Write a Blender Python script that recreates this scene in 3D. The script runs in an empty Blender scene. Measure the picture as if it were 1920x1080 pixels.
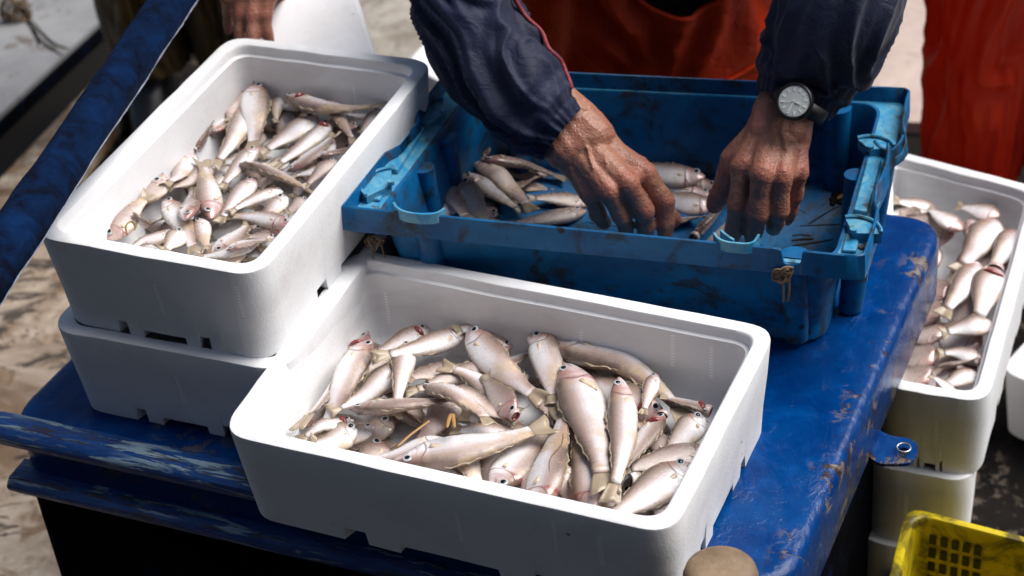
import bpy, bmesh, math, random
from mathutils import Vector as V, Matrix, noise as mn
random.seed(7)
C = bpy.context.scene.collection
sc = bpy.context.scene
# ------------------------------------------------------------------ camera
CAMZ, FPX, PITCH, ROLL = 2.336, 3470.0, .6175, -.1059
cp, sp = math.cos(PITCH), math.sin(PITCH)
FW = V((0, cp, -sp)); UP0 = V((0, sp, cp)); RT0 = V((1, 0, 0))
RT = RT0*math.cos(ROLL)+UP0*math.sin(ROLL); UP = UP0*math.cos(ROLL)-RT0*math.sin(ROLL)
O = V((0, 0, CAMZ))
cam = bpy.data.cameras.new('camera'); co = bpy.data.objects.new('camera', cam); C.objects.link(co)
co.matrix_world = Matrix.Translation(O) @ Matrix((RT, UP, -FW)).transposed().to_4x4()
cam.sensor_width = 36; cam.lens = FPX/1920*36; cam.clip_end = 200; cam.clip_start = .05
cam.dof.use_dof = True; cam.dof.focus_distance = 2.32; cam.dof.aperture_fstop = 5.0
sc.camera = co
# ------------------------------------------------------------------ light
SUN_EL, SUN_AZ = math.radians(55), math.radians(76)      # azimuth measured from +Y towards +X
w = bpy.data.worlds.new('World'); sc.world = w; w.use_nodes = True
nt = w.node_tree; bg = nt.nodes['Background']
sky = nt.nodes.new('ShaderNodeTexSky'); sky.sky_type = 'NISHITA'; sky.sun_disc = False
sky.sun_elevation = SUN_EL; sky.sun_rotation = SUN_AZ; sky.dust_density = 3
nt.links.new(sky.outputs[0], bg.inputs[0]); bg.inputs[1].default_value = .06
sl = bpy.data.lights.new('sun', 'SUN'); sl.energy = 3.7; sl.angle = math.radians(48); sl.color = (1, .975, .95)
so = bpy.data.objects.new('sun', sl); C.objects.link(so)
sd = V((math.sin(SUN_AZ)*math.cos(SUN_EL), math.cos(SUN_AZ)*math.cos(SUN_EL), math.sin(SUN_EL)))
so.rotation_euler = sd.to_track_quat('Z', 'Y').to_euler()
sc.view_settings.view_transform = 'Standard'; sc.view_settings.look = 'None'
sc.view_settings.exposure = 0.42; sc.view_settings.gamma = 1


def at(px, py, z):
    "the place in the world, at height z, that stands at this point of the photograph"
    d = FW*FPX+RT*(px-960)-UP*(py-540)
    return O+d*((z-O.z)/d.z)


def px_of(p):
    d = p-O; k = d.dot(FW)
    return 960+FPX*d.dot(RT)/k, 540-FPX*d.dot(UP)/k


# ------------------------------------------------------------------ node helpers
class M:
    def __init__(s, name, **kw):
        s.m = bpy.data.materials.new(name); s.m.use_nodes = True
        s.t = s.m.node_tree; s.b = s.t.nodes['Principled BSDF']
        for k, v in kw.items():
            s.set(k, v)

    def set(s, k, v):
        i = s.b.inputs[k.replace('_', ' ')]
        if hasattr(v, 'links') or isinstance(v, bpy.types.NodeSocket): s.t.links.new(v, i)
        elif isinstance(v, tuple): i.default_value = (*v, 1)[:4] if len(v) == 3 and i.type == 'RGBA' else v
        else: i.default_value = v
        return s

    def n(s, typ, ins=None, **props):
        nd = s.t.nodes.new('ShaderNode'+typ)
        for k, v in props.items(): setattr(nd, k, v)
        for k, v in (ins or {}).items():
            i = nd.inputs[k]
            if isinstance(v, bpy.types.NodeSocket): s.t.links.new(v, i)
            elif isinstance(v, tuple) and len(v) == 3 and i.type == 'RGBA': i.default_value = (*v, 1)
            else: i.default_value = v
        return nd

    def co(s, kind='Object', scale=None):
        o = s.n('TexCoord').outputs[kind]
        if scale: o = s.n('Mapping', {0: o, 'Scale': scale}).outputs[0]
        return o

    def noise(s, scale, detail=4, rough=.6, vec=None, dist=0):
        return s.n('TexNoise', {'Vector': vec or s.co(), 'Scale': scale, 'Detail': detail, 'Roughness': rough, 'Distortion': dist}).outputs[0]

    def voro(s, scale, vec=None, out='Distance', **k):
        return s.n('TexVoronoi', {'Vector': vec or s.co(), 'Scale': scale}, **k).outputs[out]

    def ramp(s, x, *stops):
        r = s.n('ValToRGB', {0: x}); e = r.color_ramp.elements
        while len(e) < len(stops): e.new(.5)
        for el, (p, c) in zip(e, stops):
            el.position = p; el.color = (*c, 1) if isinstance(c, tuple) else (c, c, c, 1)
        return r.outputs[0]

    def mix(s, f, a, b, mode='MIX'):
        n = s.n('Mix', data_type='RGBA', blend_type=mode)
        for i, v in ((0, f), (6, a), (7, b)):
            if isinstance(v, bpy.types.NodeSocket): s.t.links.new(v, n.inputs[i])
            else: n.inputs[i].default_value = (*v, 1) if isinstance(v, tuple) else v
        return n.outputs[2]

    def math(s, op, a, b=0.):
        return s.n('Math', {0: a, 1: b}, operation=op).outputs[0]

    def bump(s, h, dist=.001, strength=1, normal=None):
        d = {'Height': h, 'Distance': dist, 'Strength': strength}
        if normal: d['Normal'] = normal
        return s.n('Bump', d).outputs[0]

    def attr(s, name):
        return s.n('SeparateColor', {0: s.n('Attribute', attribute_name=name).outputs['Color']}).outputs


# ------------------------------------------------------------------ object helpers
def tag(o, label=None, cat=None, group=None, kind=None):
    if label: o['label'] = label
    if cat: o['category'] = cat
    if group: o['group'] = group
    if kind: o['kind'] = kind
    return o


def empty(name, loc, label, cat, group=None):
    o = bpy.data.objects.new(name, None); C.objects.link(o); o.location = loc; o.empty_display_size = .05
    return tag(o, label, cat, group)


def mk(name, vs, fs, mat, parent=None, smooth=True, mats=None, mi=None):
    me = bpy.data.meshes.new(name)
    me.from_pydata([tuple(v) for v in vs], [], fs)
    me.materials.append(mat.m if isinstance(mat, M) else mat)
    for x in mats or (): me.materials.append(x.m)
    if mi: me.polygons.foreach_set('material_index', mi)
    me.validate(); me.update()
    o = bpy.data.objects.new(name, me); C.objects.link(o)
    if smooth:
        me.polygons.foreach_set('use_smooth', [True]*len(me.polygons))
    if parent:
        o.parent = parent
        bpy_off = V(parent_loc(parent))
        for v in me.vertices: v.co -= bpy_off
    else:
        c = V(min((v.co for v in me.vertices), key=lambda a: a.z))
        c = sum((v.co for v in me.vertices), V())/max(1, len(me.vertices)); 
        zs = min(v.co.z for v in me.vertices); c.z = zs
        for v in me.vertices: v.co -= c
        o.location = c
    return o


def parent_loc(p):
    l = V(p.location)
    while p.parent: p = p.parent; l = l+V(p.location)
    return l


def sharp(o, ang=35):
    me = o.data; bm = bmesh.new(); bm.from_mesh(me)
    bmesh.ops.recalc_face_normals(bm, faces=bm.faces)
    a = math.radians(ang)
    for e in bm.edges:
        if len(e.link_faces) == 2 and e.calc_face_angle(0) > a: e.smooth = False
    bm.to_mesh(me); bm.free(); return o


def bevel(o, wd, seg=2, ang=30):
    m = o.modifiers.new('bevel', 'BEVEL'); m.width = wd; m.segments = seg; m.limit_method = 'ANGLE'; m.angle_limit = math.radians(ang)
    return o


def loft(rings, closed=True, caps=True):
    "rings: list of equally long lists of points -> verts, faces"
    n = len(rings[0]); vs = [p for r in rings for p in r]; fs = []
    for i in range(len(rings)-1):
        for j in range(n if closed else n-1):
            k = (j+1) % n
            fs.append((i*n+j, i*n+k, (i+1)*n+k, (i+1)*n+j))
    if caps and closed:
        fs.append(tuple(range(n))[::-1]); fs.append(tuple((len(rings)-1)*n+j for j in range(n)))
    return vs, fs


def smooth_path(pts, n):
    "Catmull-Rom through tuples"
    P = [pts[0]]+list(pts)+[pts[-1]]; out = []; segs = len(pts)-1
    for i in range(n+1):
        u = i/n*segs; k = min(int(u), segs-1); t = u-k
        a, b, c, d = P[k:k+4]
        out.append(tuple(.5*((2*b[q])+(-a[q]+c[q])*t+(2*a[q]-5*b[q]+4*c[q]-d[q])*t*t+(-a[q]+3*b[q]-3*c[q]+d[q])*t**3) for q in range(len(a))))
    return out


def frames(P):
    T = []
    for i in range(len(P)):
        T.append((P[min(i+1, len(P)-1)]-P[max(i-1, 0)]).normalized())
    a = T[0].orthogonal().normalized(); F = []
    for t in T:
        a = (a-t*a.dot(t)).normalized(); F.append((t, a, t.cross(a)))
    return F


def tube(pts, r, n=8, seg=None, rfun=None):
    P = [V(p) for p in (smooth_path([tuple(p) for p in pts], seg) if seg else pts)]
    F = frames(P); rings = []
    for i, (p, (t, a, b)) in enumerate(zip(P, F)):
        rr = rfun(i/(len(P)-1)) if rfun else r
        rings.append([p+(a*math.cos(2*math.pi*j/n)+b*math.sin(2*math.pi*j/n))*rr for j in range(n)])
    return loft(rings)


def join(*parts):
    vs, fs = [], []
    for v, f in parts:
        k = len(vs); vs += list(v); fs += [tuple(i+k for i in q) for q in f]
    return vs, fs


def boxv(a, b, mat=None):
    "box from corner a to corner b (optionally through a matrix)"
    x0, y0, z0 = a; x1, y1, z1 = b
    vs = [V(p) for p in ((x0, y0, z0), (x1, y0, z0), (x1, y1, z0), (x0, y1, z0), (x0, y0, z1), (x1, y0, z1), (x1, y1, z1), (x0, y1, z1))]
    if mat: vs = [mat @ v for v in vs]
    return vs, [(3, 2, 1, 0), (4, 5, 6, 7), (0, 1, 5, 4), (1, 2, 6, 5), (2, 3, 7, 6), (3, 0, 4, 7)]


def prism(poly, z0, z1):
    n = len(poly)
    return loft([[V((p[0], p[1], z0)) for p in poly], [V((p[0], p[1], z1)) for p in poly]])


# ------------------------------------------------------------------ materials
def foam_mat(name, tint, dirt):
    m = M(name, Roughness=.62, Specular_IOR_Level=.35)
    c = m.co()
    pit = m.ramp(m.voro(60, c), (.0, 0.), (.035, 0.), (.05, 1.))
    st = m.ramp(m.noise(5, 6, .65, c), (.55, 0.), (.75, 1.))
    col = m.mix(m.math('MULTIPLY', st, dirt), tint, (.45, .33, .18))
    sm = m.math('MULTIPLY', m.ramp(m.noise(3.3, 6, .7, m.co(scale=(1, 1, 2.2)), 1.2), (.50, 0.), (.72, 1.)), .30)
    col = m.mix(sm, col, (.42, .42, .42))
    dots = m.math('MULTIPLY', m.ramp(m.voro(23, c), (0., 1.), (.06, 1.), (.075, 0.)), m.ramp(m.noise(9, 2, .5, c), (.56, 0.), (.62, .75)))
    col = m.mix(dots, col, (.12, .10, .08))
    sp = m.n('SeparateXYZ', {0: c}).outputs
    al = m.math('ADD', m.math('MULTIPLY', sp[0], .877), m.math('MULTIPLY', sp[1], -.48))
    wob = m.math('MULTIPLY', m.noise(6, 2, .5, c), .01)
    col_ = m.math('FRACT', m.math('MULTIPLY', m.math('ADD', al, wob), 17.)); st_ = m.math('FLOOR', m.math('MULTIPLY', m.math('ADD', al, wob), 17.))
    rn = m.n('TexWhiteNoise', {1: st_}, noise_dimensions='1D').outputs[0]
    ln = m.math('MULTIPLY', m.math('LESS_THAN', m.math('ABSOLUTE', m.math('SUBTRACT', col_, m.math('ADD', .2, m.math('MULTIPLY', rn, .6)))), .045), m.math('GREATER_THAN', rn, .35))
    bead = m.math('LESS_THAN', m.math('ABSOLUTE', m.math('SUBTRACT', m.math('FRACT', m.math('MULTIPLY', sp[2], 210.)), .5)), .27)
    zr_ = m.math('LESS_THAN', m.math('ABSOLUTE', m.math('SUBTRACT', sp[2], m.math('ADD', .035, m.math('MULTIPLY', rn, .07)))), .026)
    ln = m.math('MULTIPLY', m.math('MULTIPLY', ln, bead), zr_)
    col = m.mix(m.math('MULTIPLY', ln, .9), col, (1., 1., 1.)) 
    m.set('Base_Color', col)
    h = m.math('ADD', m.voro(260, c, out='Distance'), m.math('MULTIPLY', m.noise(30, 4, .6, c), .6))
    m.set('Normal', m.bump(h, .0006, .3))
    return m


FOAM = foam_mat('expanded_polystyrene', (.80, .805, .82), .22)
FOAM2 = foam_mat('expanded_polystyrene_worn', (.80, .80, .80), .5)


def paint_blue():
    m = M('worn_blue_gloss_paint', Coat_Weight=.4, Coat_Roughness=.05, Specular_IOR_Level=.04, Coat_Tint=(.1, .5, 1.))
    c = m.co()
    n1 = m.noise(7, 7, .62, c, 1.2); n2 = m.noise(38, 5, .6, c); n3 = m.noise(2.2, 3, .5, c)
    col = m.mix(m.ramp(n1, (.3, 0.), (.75, 1.)), (.0001, .026, .115), (.0002, .060, .19))
    col = m.mix(m.ramp(n2, (.5, 0.), (.8, .5)), col, (.0003, .095, .30))
    chips = m.math('MULTIPLY', m.ramp(m.noise(26, 6, .7, c, .6), (.56, 0.), (.59, 1.)), m.ramp(m.noise(4.5, 2, .5, c), (.50, 0.), (.60, 1.)))
    col = m.mix(chips, col, m.mix(n2, (.05, .035, .03), (.20, .15, .12)))
    sp = m.n('SeparateXYZ', {0: c}).outputs
    de = m.math('ADD', m.math('MULTIPLY', m.math('SUBTRACT', sp[0], .284), .889), m.math('MULTIPLY', m.math('SUBTRACT', sp[1], -.549), -.457))
    em = m.ramp(m.math('ADD', de, 1.), (.955, 0.), (.985, 1.), (1., 1.))
    ech = m.math('MULTIPLY', em, m.ramp(m.noise(19, 6, .7, c, .5), (.555, 0.), (.585, 1.)))
    col = m.mix(ech, col, m.mix(m.ramp(n2, (.45, 0.), (.55, 1.)), (.055, .022, .012), (.26, .17, .12)))
    chips = m.math('MAXIMUM', chips, ech)
    m.set('Base_Color', col)
    m.set('Roughness', m.ramp(n1, (.3, .16), (.7, .38)))
    h = m.math('ADD', m.math('MULTIPLY', m.noise(9, 4, .5, c, .8), .8), m.math('ADD', m.math('MULTIPLY', m.noise(55, 5, .65, c, 1.), .25), m.math('MULTIPLY', chips, -.5)))
    m.set('Normal', m.bump(h, .0035, .8)); m.t.links.new(m.bump(m.math('ADD', m.math('MULTIPLY', m.noise(16, 5, .62, m.co(scale=(1.6, .8, 1)), 2.2), 1.), m.math('MULTIPLY', m.noise(70, 3, .6, c, 1.), .15)), .0042, .8), m.b.inputs['Coat Normal'])
    return m


PAINT = paint_blue()


def deck2_mat0(name, a, b, d, sc_=5):
    m = M(name, Roughness=.5)
    c = m.co(); n1 = m.noise(sc_, 8, .68, c, .8); n2 = m.noise(sc_*5, 5, .65, c)
    col = m.mix(m.ramp(n1, (.38, 0.), (.64, 1.)), a, b)
    col = m.mix(m.ramp(n2, (.56, 0.), (.64, .9)), col, d)
    m.set('Base_Color', col); m.set('Normal', m.bump(m.math('ADD', n1, n2), .006, .7)); return m


def wood_blue():
    m = M('flaking_blue_painted_timber', Roughness=.42, Coat_Weight=.3, Coat_Roughness=.25)
    c = m.co(scale=(1, 1, 1)); s = m.attr('grain')
    v = m.n('CombineXYZ', {0: m.math('MULTIPLY', s[0], 5.), 1: m.math('MULTIPLY', s[1], 40.), 2: m.math('MULTIPLY', s[2], 3.)}).outputs[0]
    g = m.noise(2.0, 8, .68, v, .5); g2 = m.noise(7, 6, .6, v); big = m.noise(.9, 3, .5, v)
    col = m.mix(m.ramp(g2, (.35, 0.), (.7, 1.)), (.002, .03, .17), (.008, .09, .33))
    fl = m.math('MULTIPLY', m.ramp(g, (.53, 0.), (.555, 1.)), m.ramp(big, (.40, 0.), (.5, 1.)))
    col = m.mix(fl, col, m.mix(g2, (.10, .26, .42), (.42, .50, .52)))
    br = m.math('MULTIPLY', m.ramp(m.noise(3.1, 7, .65, v, .3), (.53, 0.), (.57, 1.)), m.ramp(m.noise(1.2, 2, .5, v), (.45, 0.), (.55, .9)))
    col = m.mix(br, col, (.045, .03, .022))
    m.set('Base_Color', col)
    m.set('Normal', m.bump(m.math('ADD', g, m.math('MULTIPLY', fl, .4)), .004, .8))
    return m


WOODB = wood_blue()
SHADE_RUBBER = deck2_mat0('shade_and_rubber_black', (.0004, .0005, .001), (.0005, .001, .004), (.0008, .004, .016), 6)  # near-black carries the shade under the hatch lid; rubber edge shares it
SHADE_RUBBER.set('Roughness', .9).set('Specular_IOR_Level', .05)


def plastic_blue():
    m = M('grimy_blue_crate_plastic', Specular_IOR_Level=.3)
    c = m.co()
    n1 = m.noise(9, 6, .62, c, .8); n2 = m.noise(45, 5, .65, c)
    col = m.mix(m.ramp(n1, (.35, 0.), (.7, 1.)), (.0006, .068, .20), (.0015, .13, .32))
    gr = m.ramp(m.math('ADD', m.math('MULTIPLY', m.noise(13, 7, .72, c, 1.0), .75), m.math('MULTIPLY', n2, .25)), (.50, 0.), (.60, .92))
    col = m.mix(gr, col, (.018, .026, .028))
    sp_ = m.math('MULTIPLY', m.ramp(m.voro(34, c), (0., 1.), (.13, .9), (.2, 0.)), m.ramp(m.noise(11, 2, .5, c), (.55, 0.), (.6, 1.)))
    col = m.mix(sp_, col, (.008, .012, .02))
    m.set('Base_Color', col); m.set('Roughness', m.ramp(n2, (.3, .3), (.7, .55)))
    m.set('Normal', m.bump(m.math('ADD', n2, n1), .0012, .6))
    return m


CRATE = plastic_blue()


def ledge_mat():
    m = M('scuffed_pale_crate_plastic', Roughness=.45)
    c = m.co(); n = m.noise(30, 6, .7, c, 1)
    col = m.mix(m.ramp(n, (.42, 0.), (.62, 1.)), (.015, .22, .42), (.12, .32, .42))
    col = m.mix(m.ramp(m.noise(50, 5, .7, c), (.56, 0.), (.66, .9)), col, (.05, .05, .035))
    m.set('Base_Color', col); m.set('Normal', m.bump(n, .001, .6)); return m


LEDGE = ledge_mat()


def fish_mat(kind=0):
    m = M('wet_fish_skin_%s' % ('silver', 'tan')[kind], Coat_Weight=.8, Coat_Roughness=.07, Specular_IOR_Level=.6)
    f = m.attr('fc'); t, h = f[0], f[1]
    rnd = m.n('ObjectInfo').outputs['Random']
    c = m.co()
    n1 = m.noise(28, 5, .6, c); n2 = m.noise(110, 4, .6, c); n3 = m.noise(12, 3, .5, c)
    hh = m.math('ADD', h, m.math('MULTIPLY', m.math('SUBTRACT', n1, .5), .22))
    if kind == 0:
        col = m.ramp(hh, (.0, (.68, .61, .53)), (.12, (.90, .89, .89)), (.42, (.86, .83, .84)), (.57, (.68, .60, .59)), (.72, (.42, .31, .25)), (.92, (.12, .075, .045)))
    else:
        col = m.ramp(hh, (.0, (.62, .52, .44)), (.2, (.62, .52, .47)), (.5, (.46, .36, .32)), (.75, (.28, .19, .155)), (1., (.11, .07, .045)))
    # pinkish cast on some, stronger around the head
    pk = m.math('MULTIPLY', m.ramp(n3, (.42, 0.), (.68, 1.)), m.math('ADD', .26, m.math('MULTIPLY', rnd, .42)))
    col = m.mix(pk, col, (.56, .34, .31))
    head = m.math('MULTIPLY', m.ramp(t, (.0, .9), (.17, .55), (.24, 0.)), m.ramp(n1, (.42, 0.), (.6, 1.)))
    col = m.mix(head, col, (.44, .20, .18))
    # warm stain along back and belly line
    yel = m.math('MULTIPLY', m.ramp(m.noise(19, 4, .6, c), (.54, 0.), (.66, .7)), m.ramp(t, (.2, 0.), (.35, 1.)))
    col = m.mix(yel, col, (.56, .40, .20))
    # blood behind the gill cover
    gl = m.math('MULTIPLY', m.ramp(t, (.215, 0.), (.232, 1.), (.245, 1.), (.258, 0.)), m.ramp(m.noise(9, 2, .5, c), (.5, 0.), (.58, .8)))
    col = m.mix(gl, col, (.30, .02, .025))
    tg = m.math('ADD', t, m.math('MULTIPLY', m.math('POWER', m.math('MULTIPLY', m.math('SUBTRACT', h, .45), 2.), 2.), .07))
    arc = m.ramp(tg, (.236, 0.), (.242, .75), (.246, .75), (.256, 0.))
    col = m.mix(arc, col, (.22, .10, .09))
    jaw = m.math('MULTIPLY', m.ramp(m.math('ABSOLUTE', m.math('SUBTRACT', h, m.math('SUBTRACT', .50, m.math('MULTIPLY', t, 1.3)))), (.018, .8), (.04, 0.)), m.math('LESS_THAN', t, .105))
    col = m.mix(jaw, col, (.16, .07, .06))
    chk = m.math('MULTIPLY', m.ramp(m.math('ABSOLUTE', m.math('SUBTRACT', tg, .175)), (.003, .4), (.008, 0.)), m.math('LESS_THAN', h, .62))
    col = m.mix(chk, col, (.40, .24, .20))
    # side line + scale rows
    ll = m.ramp(h, (.605, 0.), (.625, .35), (.645, 0.))
    col = m.mix(ll, col, (.36, .28, .22))
    vv = m.n('CombineXYZ', {0: m.math('MULTIPLY', t, 85.), 1: m.math('MULTIPLY', f[2], 70.)}).outputs[0]
    sc_ = m.n('TexVoronoi', {'Vector': vv, 'Scale': 1.}, feature='DISTANCE_TO_EDGE').outputs['Distance']
    body = m.ramp(t, (.23, 0.), (.27, 1.))
    col = m.mix(m.math('MULTIPLY', m.ramp(sc_, (0., .28), (.2, 0.)), body), col, (.40, .34, .33))
    fk = m.ramp(m.noise(160, 2, .5, c), (.74, 0.), (.78, .3))
    col = m.mix(fk, col, (.13, .09, .07))
    m.set('Base_Color', col)
    m.set('Roughness', m.ramp(n2, (.3, .2), (.75, .42)))
    m.set('Metallic', .06)
    nh = m.math('ADD', m.math('MULTIPLY', m.math('MULTIPLY', sc_, body), .9), m.math('ADD', m.math('MULTIPLY', n1, .8), m.math('ADD', m.math('MULTIPLY', n2, .08), m.math('MULTIPLY', arc, -1.6))))
    m.set('Normal', m.bump(nh, .0009, .5)); m.t.links.new(m.bump(m.math('ADD', m.math('MULTIPLY', m.math('MULTIPLY', sc_, body), .8), m.math('MULTIPLY', n2, .8)), .0007, .5), m.b.inputs['Coat Normal'])
    m.set('Subsurface_Weight', .1); m.b.inputs['Subsurface Scale'].default_value = .01
    return m


FISH = [fish_mat(0), fish_mat(1)]


def fin_mat(name, a, b, dk=.45):
    m = M(name, Roughness=.35, Coat_Weight=.4)
    f = m.attr('fc'); rays = m.math('SINE', m.math('MULTIPLY', f[1], 95.))
    n = m.noise(40, 4, .6)
    col = m.mix(m.math('MULTIPLY', m.math('ADD', m.math('MULTIPLY', rays, .5), .5), .6), a, b)
    col = m.mix(m.ramp(n, (.5, 0.), (.75, dk)), col, (.16, .11, .07))
    m.set('Base_Color', col); m.set('Normal', m.bump(rays, .0003, .2)); m.set('Alpha', m.math('ADD', .80, m.math('MULTIPLY', rays, .14)))
    return m


FIN = fin_mat('brown_fin_membrane', (.50, .40, .28), (.26, .19, .13))
FINO = fin_mat('amber_fin_membrane', (.86, .72, .56), (.74, .54, .36), .06)
FIND = fin_mat('dark_fin_membrane', (.12, .08, .06), (.04, .03, .025))
EYEW = M('fish_eye_silver', Base_Color=(.42, .44, .45), Roughness=.3, Specular_IOR_Level=.5)
EYEB = M('fish_pupil', Base_Color=(.004, .005, .008), Roughness=.12, Specular_IOR_Level=.35)
MOUTH = M('fish_mouth_flesh', Base_Color=(.23, .03, .03), Roughness=.3, Coat_Weight=.6)
LIP = M('fish_lip', Base_Color=(.55, .42, .38), Roughness=.3, Coat_Weight=.5)


def skin_mat(name, base, red, dark):
    m = M(name, Specular_IOR_Level=.5)
    c = m.co()
    n1 = m.noise(22, 5, .6, c, .5); n2 = m.noise(90, 4, .65, c)
    col = m.mix(m.ramp(n1, (.36, 0.), (.64, 1.)), base, red)
    col = m.mix(m.ramp(n2, (.52, 0.), (.72, .55)), col, dark)
    k = m.attr('kn')[0]
    col = m.mix(m.math('MULTIPLY', k, .5), col, (red[0]*1.0, red[1]*.68, red[2]*.66))
    m.set('Base_Color', col); m.set('Roughness', m.ramp(n2, (.3, .32), (.7, .5)))
    vec = m.attr('ax'); 
    wr = m.n('TexVoronoi', {'Vector': c, 'Scale': 190.}, feature='DISTANCE_TO_EDGE').outputs['Distance']
    fold = m.n('CombineXYZ', {0: m.math('MULTIPLY', vec[0], 40.), 1: m.math('MULTIPLY', vec[1], 9.), 2: m.math('MULTIPLY', vec[2], 9.)}).outputs[0]
    wr2 = m.noise(1.0, 5, .6, m.n('Mapping', {0: c, 'Scale': (26, 150, 150), 'Rotation': (0, .4, .9)}).outputs[0], .8)
    h = m.math('ADD', m.math('MULTIPLY', wr, .7), m.math('ADD', m.math('MULTIPLY', wr2, .6), m.math('MULTIPLY', n2, .5)))
    m.set('Normal', m.bump(h, .0022, .75))
    m.set('Subsurface_Weight', .15); m.b.inputs['Subsurface Radius'].default_value = (1., .35, .2); m.b.inputs['Subsurface Scale'].default_value = .006
    return m


SKIN = skin_mat('weathered_skin', (.43, .20, .125), (.38, .15, .105), (.20, .088, .055))
NAIL = M('fingernail', Base_Color=(.50, .30, .24), Roughness=.3, Coat_Weight=.4)


def cloth(name, a, b, rough=.5, sheen=.2, scale=14, coat=0., coarse=.8):
    m = M(name, Roughness=rough, Coat_Weight=coat, Coat_Roughness=.3, Sheen_Weight=sheen)
    c = m.co(); n = m.noise(scale, 5, .6, c, .6)
    m.set('Base_Color', m.mix(m.ramp(n, (.35, 0.), (.7, 1.)), a, b))
    wv = m.noise(420, 2, .5, c)
    m.set('Normal', m.bump(m.math('ADD', m.math('MULTIPLY', m.noise(32, 4, .55, c, .8), 3.), m.math('MULTIPLY', wv, .3)), .0016, coarse))
    return m


NAVY = cloth('navy_nylon_jacket', (.005, .008, .030), (.010, .015, .048), .62, .12)
NAVY.set('Specular_IOR_Level', .25)
NAVYD = cloth('dark_knit', (.004, .005, .012), (.008, .009, .02), .7)
RED = cloth('crimson_piping', (.20, .004, .016), (.26, .006, .025), .6)
ORNG = cloth('orange_oilskin', (.48, .026, .002), (.60, .045, .003), .5, 0., 8)
ORNG.set('Specular_IOR_Level', .2)
ORNG2 = cloth('red_orange_oilskin', (.50, .014, .001), (.62, .034, .003), .5, 0., 5)
ORNG2.set('Specular_IOR_Level', .2)
YELD = cloth('dark_yellow_oilskin', (.05, .03, .002), (.09, .055, .003), .5)
BLUC = cloth('blue_work_cloth', (.004, .02, .09), (.006, .03, .13), .6)
VELV = cloth('blue_fleece_sleeve', (.0001, .002, .010), (.0004, .014, .060), .95, 0., 26, 0., .9)
VELV.set('Specular_IOR_Level', .1)
BLK = M('black_rubber', Base_Color=(.008, .008, .009), Roughness=.4)
STEEL = M('brushed_steel', Base_Color=(.45, .46, .47), Roughness=.35, Metallic=1.)
TWINE = cloth('frayed_twine', (.12, .07, .035), (.22, .14, .07), .8)
WEED = M('dark_eelgrass', Base_Color=(.010, .008, .006), Roughness=.8, Specular_IOR_Level=.1)
WEEDY = M('olive_weed', Base_Color=(.22, .15, .03), Roughness=.4)
WEEDO = M('amber_weed', Base_Color=(.36, .19, .06), Roughness=.6)
YELC = M('yellow_crate_plastic', Roughness=.4)
_c = YELC.co(); YELC.set('Base_Color', YELC.mix(YELC.ramp(YELC.noise(16, 6, .7, _c, .6), (.46, 0.), (.60, .9)), (.58, .45, .008), (.06, .05, .015)))
# ------------------------------------------------------------------ ground
HULLB = M('dark_wet_bilge', Base_Color=(.008, .007, .006), Roughness=.8, Specular_IOR_Level=.1)
def ground_mat():
    m = M('stained_boat_deck', Roughness=.55)
    c = m.co()
    n1 = m.noise(2.6, 8, .66, c, .7); n2 = m.noise(14, 6, .65, c, .8); n3 = m.noise(.9, 3, .5, c)
    col = m.mix(m.ramp(n1, (.36, 0.), (.62, 1.)), (.13, .075, .04), (.56, .47, .37))
    col = m.mix(m.ramp(n2, (.50, 0.), (.62, .85)), col, (.17, .10, .05))
    crack = m.ramp(m.noise(5, 7, .7, m.co(scale=(1, 2.6, 1)), 1.6), (.54, 0.), (.58, .9))
    col = m.mix(crack, col, (.035, .025, .018))
    m.set('Base_Color', col); m.set('Normal', m.bump(m.math('ADD', n2, m.math('MULTIPLY', crack, -1.)), .006, .7))
    return m


def deck2_mat(name, a, b, d, sc_=5):
    m = M(name, Roughness=.5)
    c = m.co(); n1 = m.noise(sc_, 8, .68, c, .8); n2 = m.noise(sc_*5, 5, .65, c)
    col = m.mix(m.ramp(n1, (.38, 0.), (.64, 1.)), a, b)
    col = m.mix(m.ramp(n2, (.56, 0.), (.64, .9)), col, d)
    m.set('Base_Color', col); m.set('Normal', m.bump(m.math('ADD', n1, n2), .006, .7)); return m


GROUND = ground_mat()
g = mk('ground', [V((-30, -20, 0)), V((30, -20, 0)), V((30, 40, 0)), V((-30, 40, 0))], [(0, 1, 2, 3)], HULLB); tag(g, kind='structure')


def slab(name, pix, z0, z1, mat, kind='structure'):
    P = [at(x, y, z1) for x, y in pix]
    o = mk(name, *prism(P, z0, z1), mat, smooth=False)
    return tag(o, kind=kind)


DARKB = deck2_mat('wet_dark_boards', (.003, .0025, .0025), (.010, .008, .007), (.09, .07, .055), 6)
DARKB.set('Roughness', .8).set('Specular_IOR_Level', .1)
GREY = deck2_mat('mottled_grey_concrete', (.21, .18, .14), (.40, .36, .31), (.14, .12, .09), 9)
BEIGE = deck2_mat('beige_painted_deck', (.42, .32, .27), (.52, .42, .36), (.40, .31, .26), 3)
tag(slab('cream_deck', [(-900, 1700), (-1100, 900), (-500, 640), (-60, 420), (100, 400), (220, 560), (300, 800), (260, 1100), (200, 1700)], .0, .010, GROUND), kind='structure')
OCHRE = deck2_mat('ochre_stained_timber', (.10, .05, .015), (.50, .42, .32), (.015, .010, .006), 8)
_c = OCHRE.co(); _b = OCHRE.b.inputs['Base Color'].links[0].from_socket
OCHRE.set('Base_Color', OCHRE.mix(OCHRE.ramp(OCHRE.noise(11, 6, .7, _c, 1.), (.48, 0.), (.62, .9)), _b, (.22, .10, .02)))
tag(slab('deck_boards', [(1700, 560), (1980, 620), (1990, 1250), (1400, 1250)], .0, .012, DARKB), kind='structure')
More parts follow.
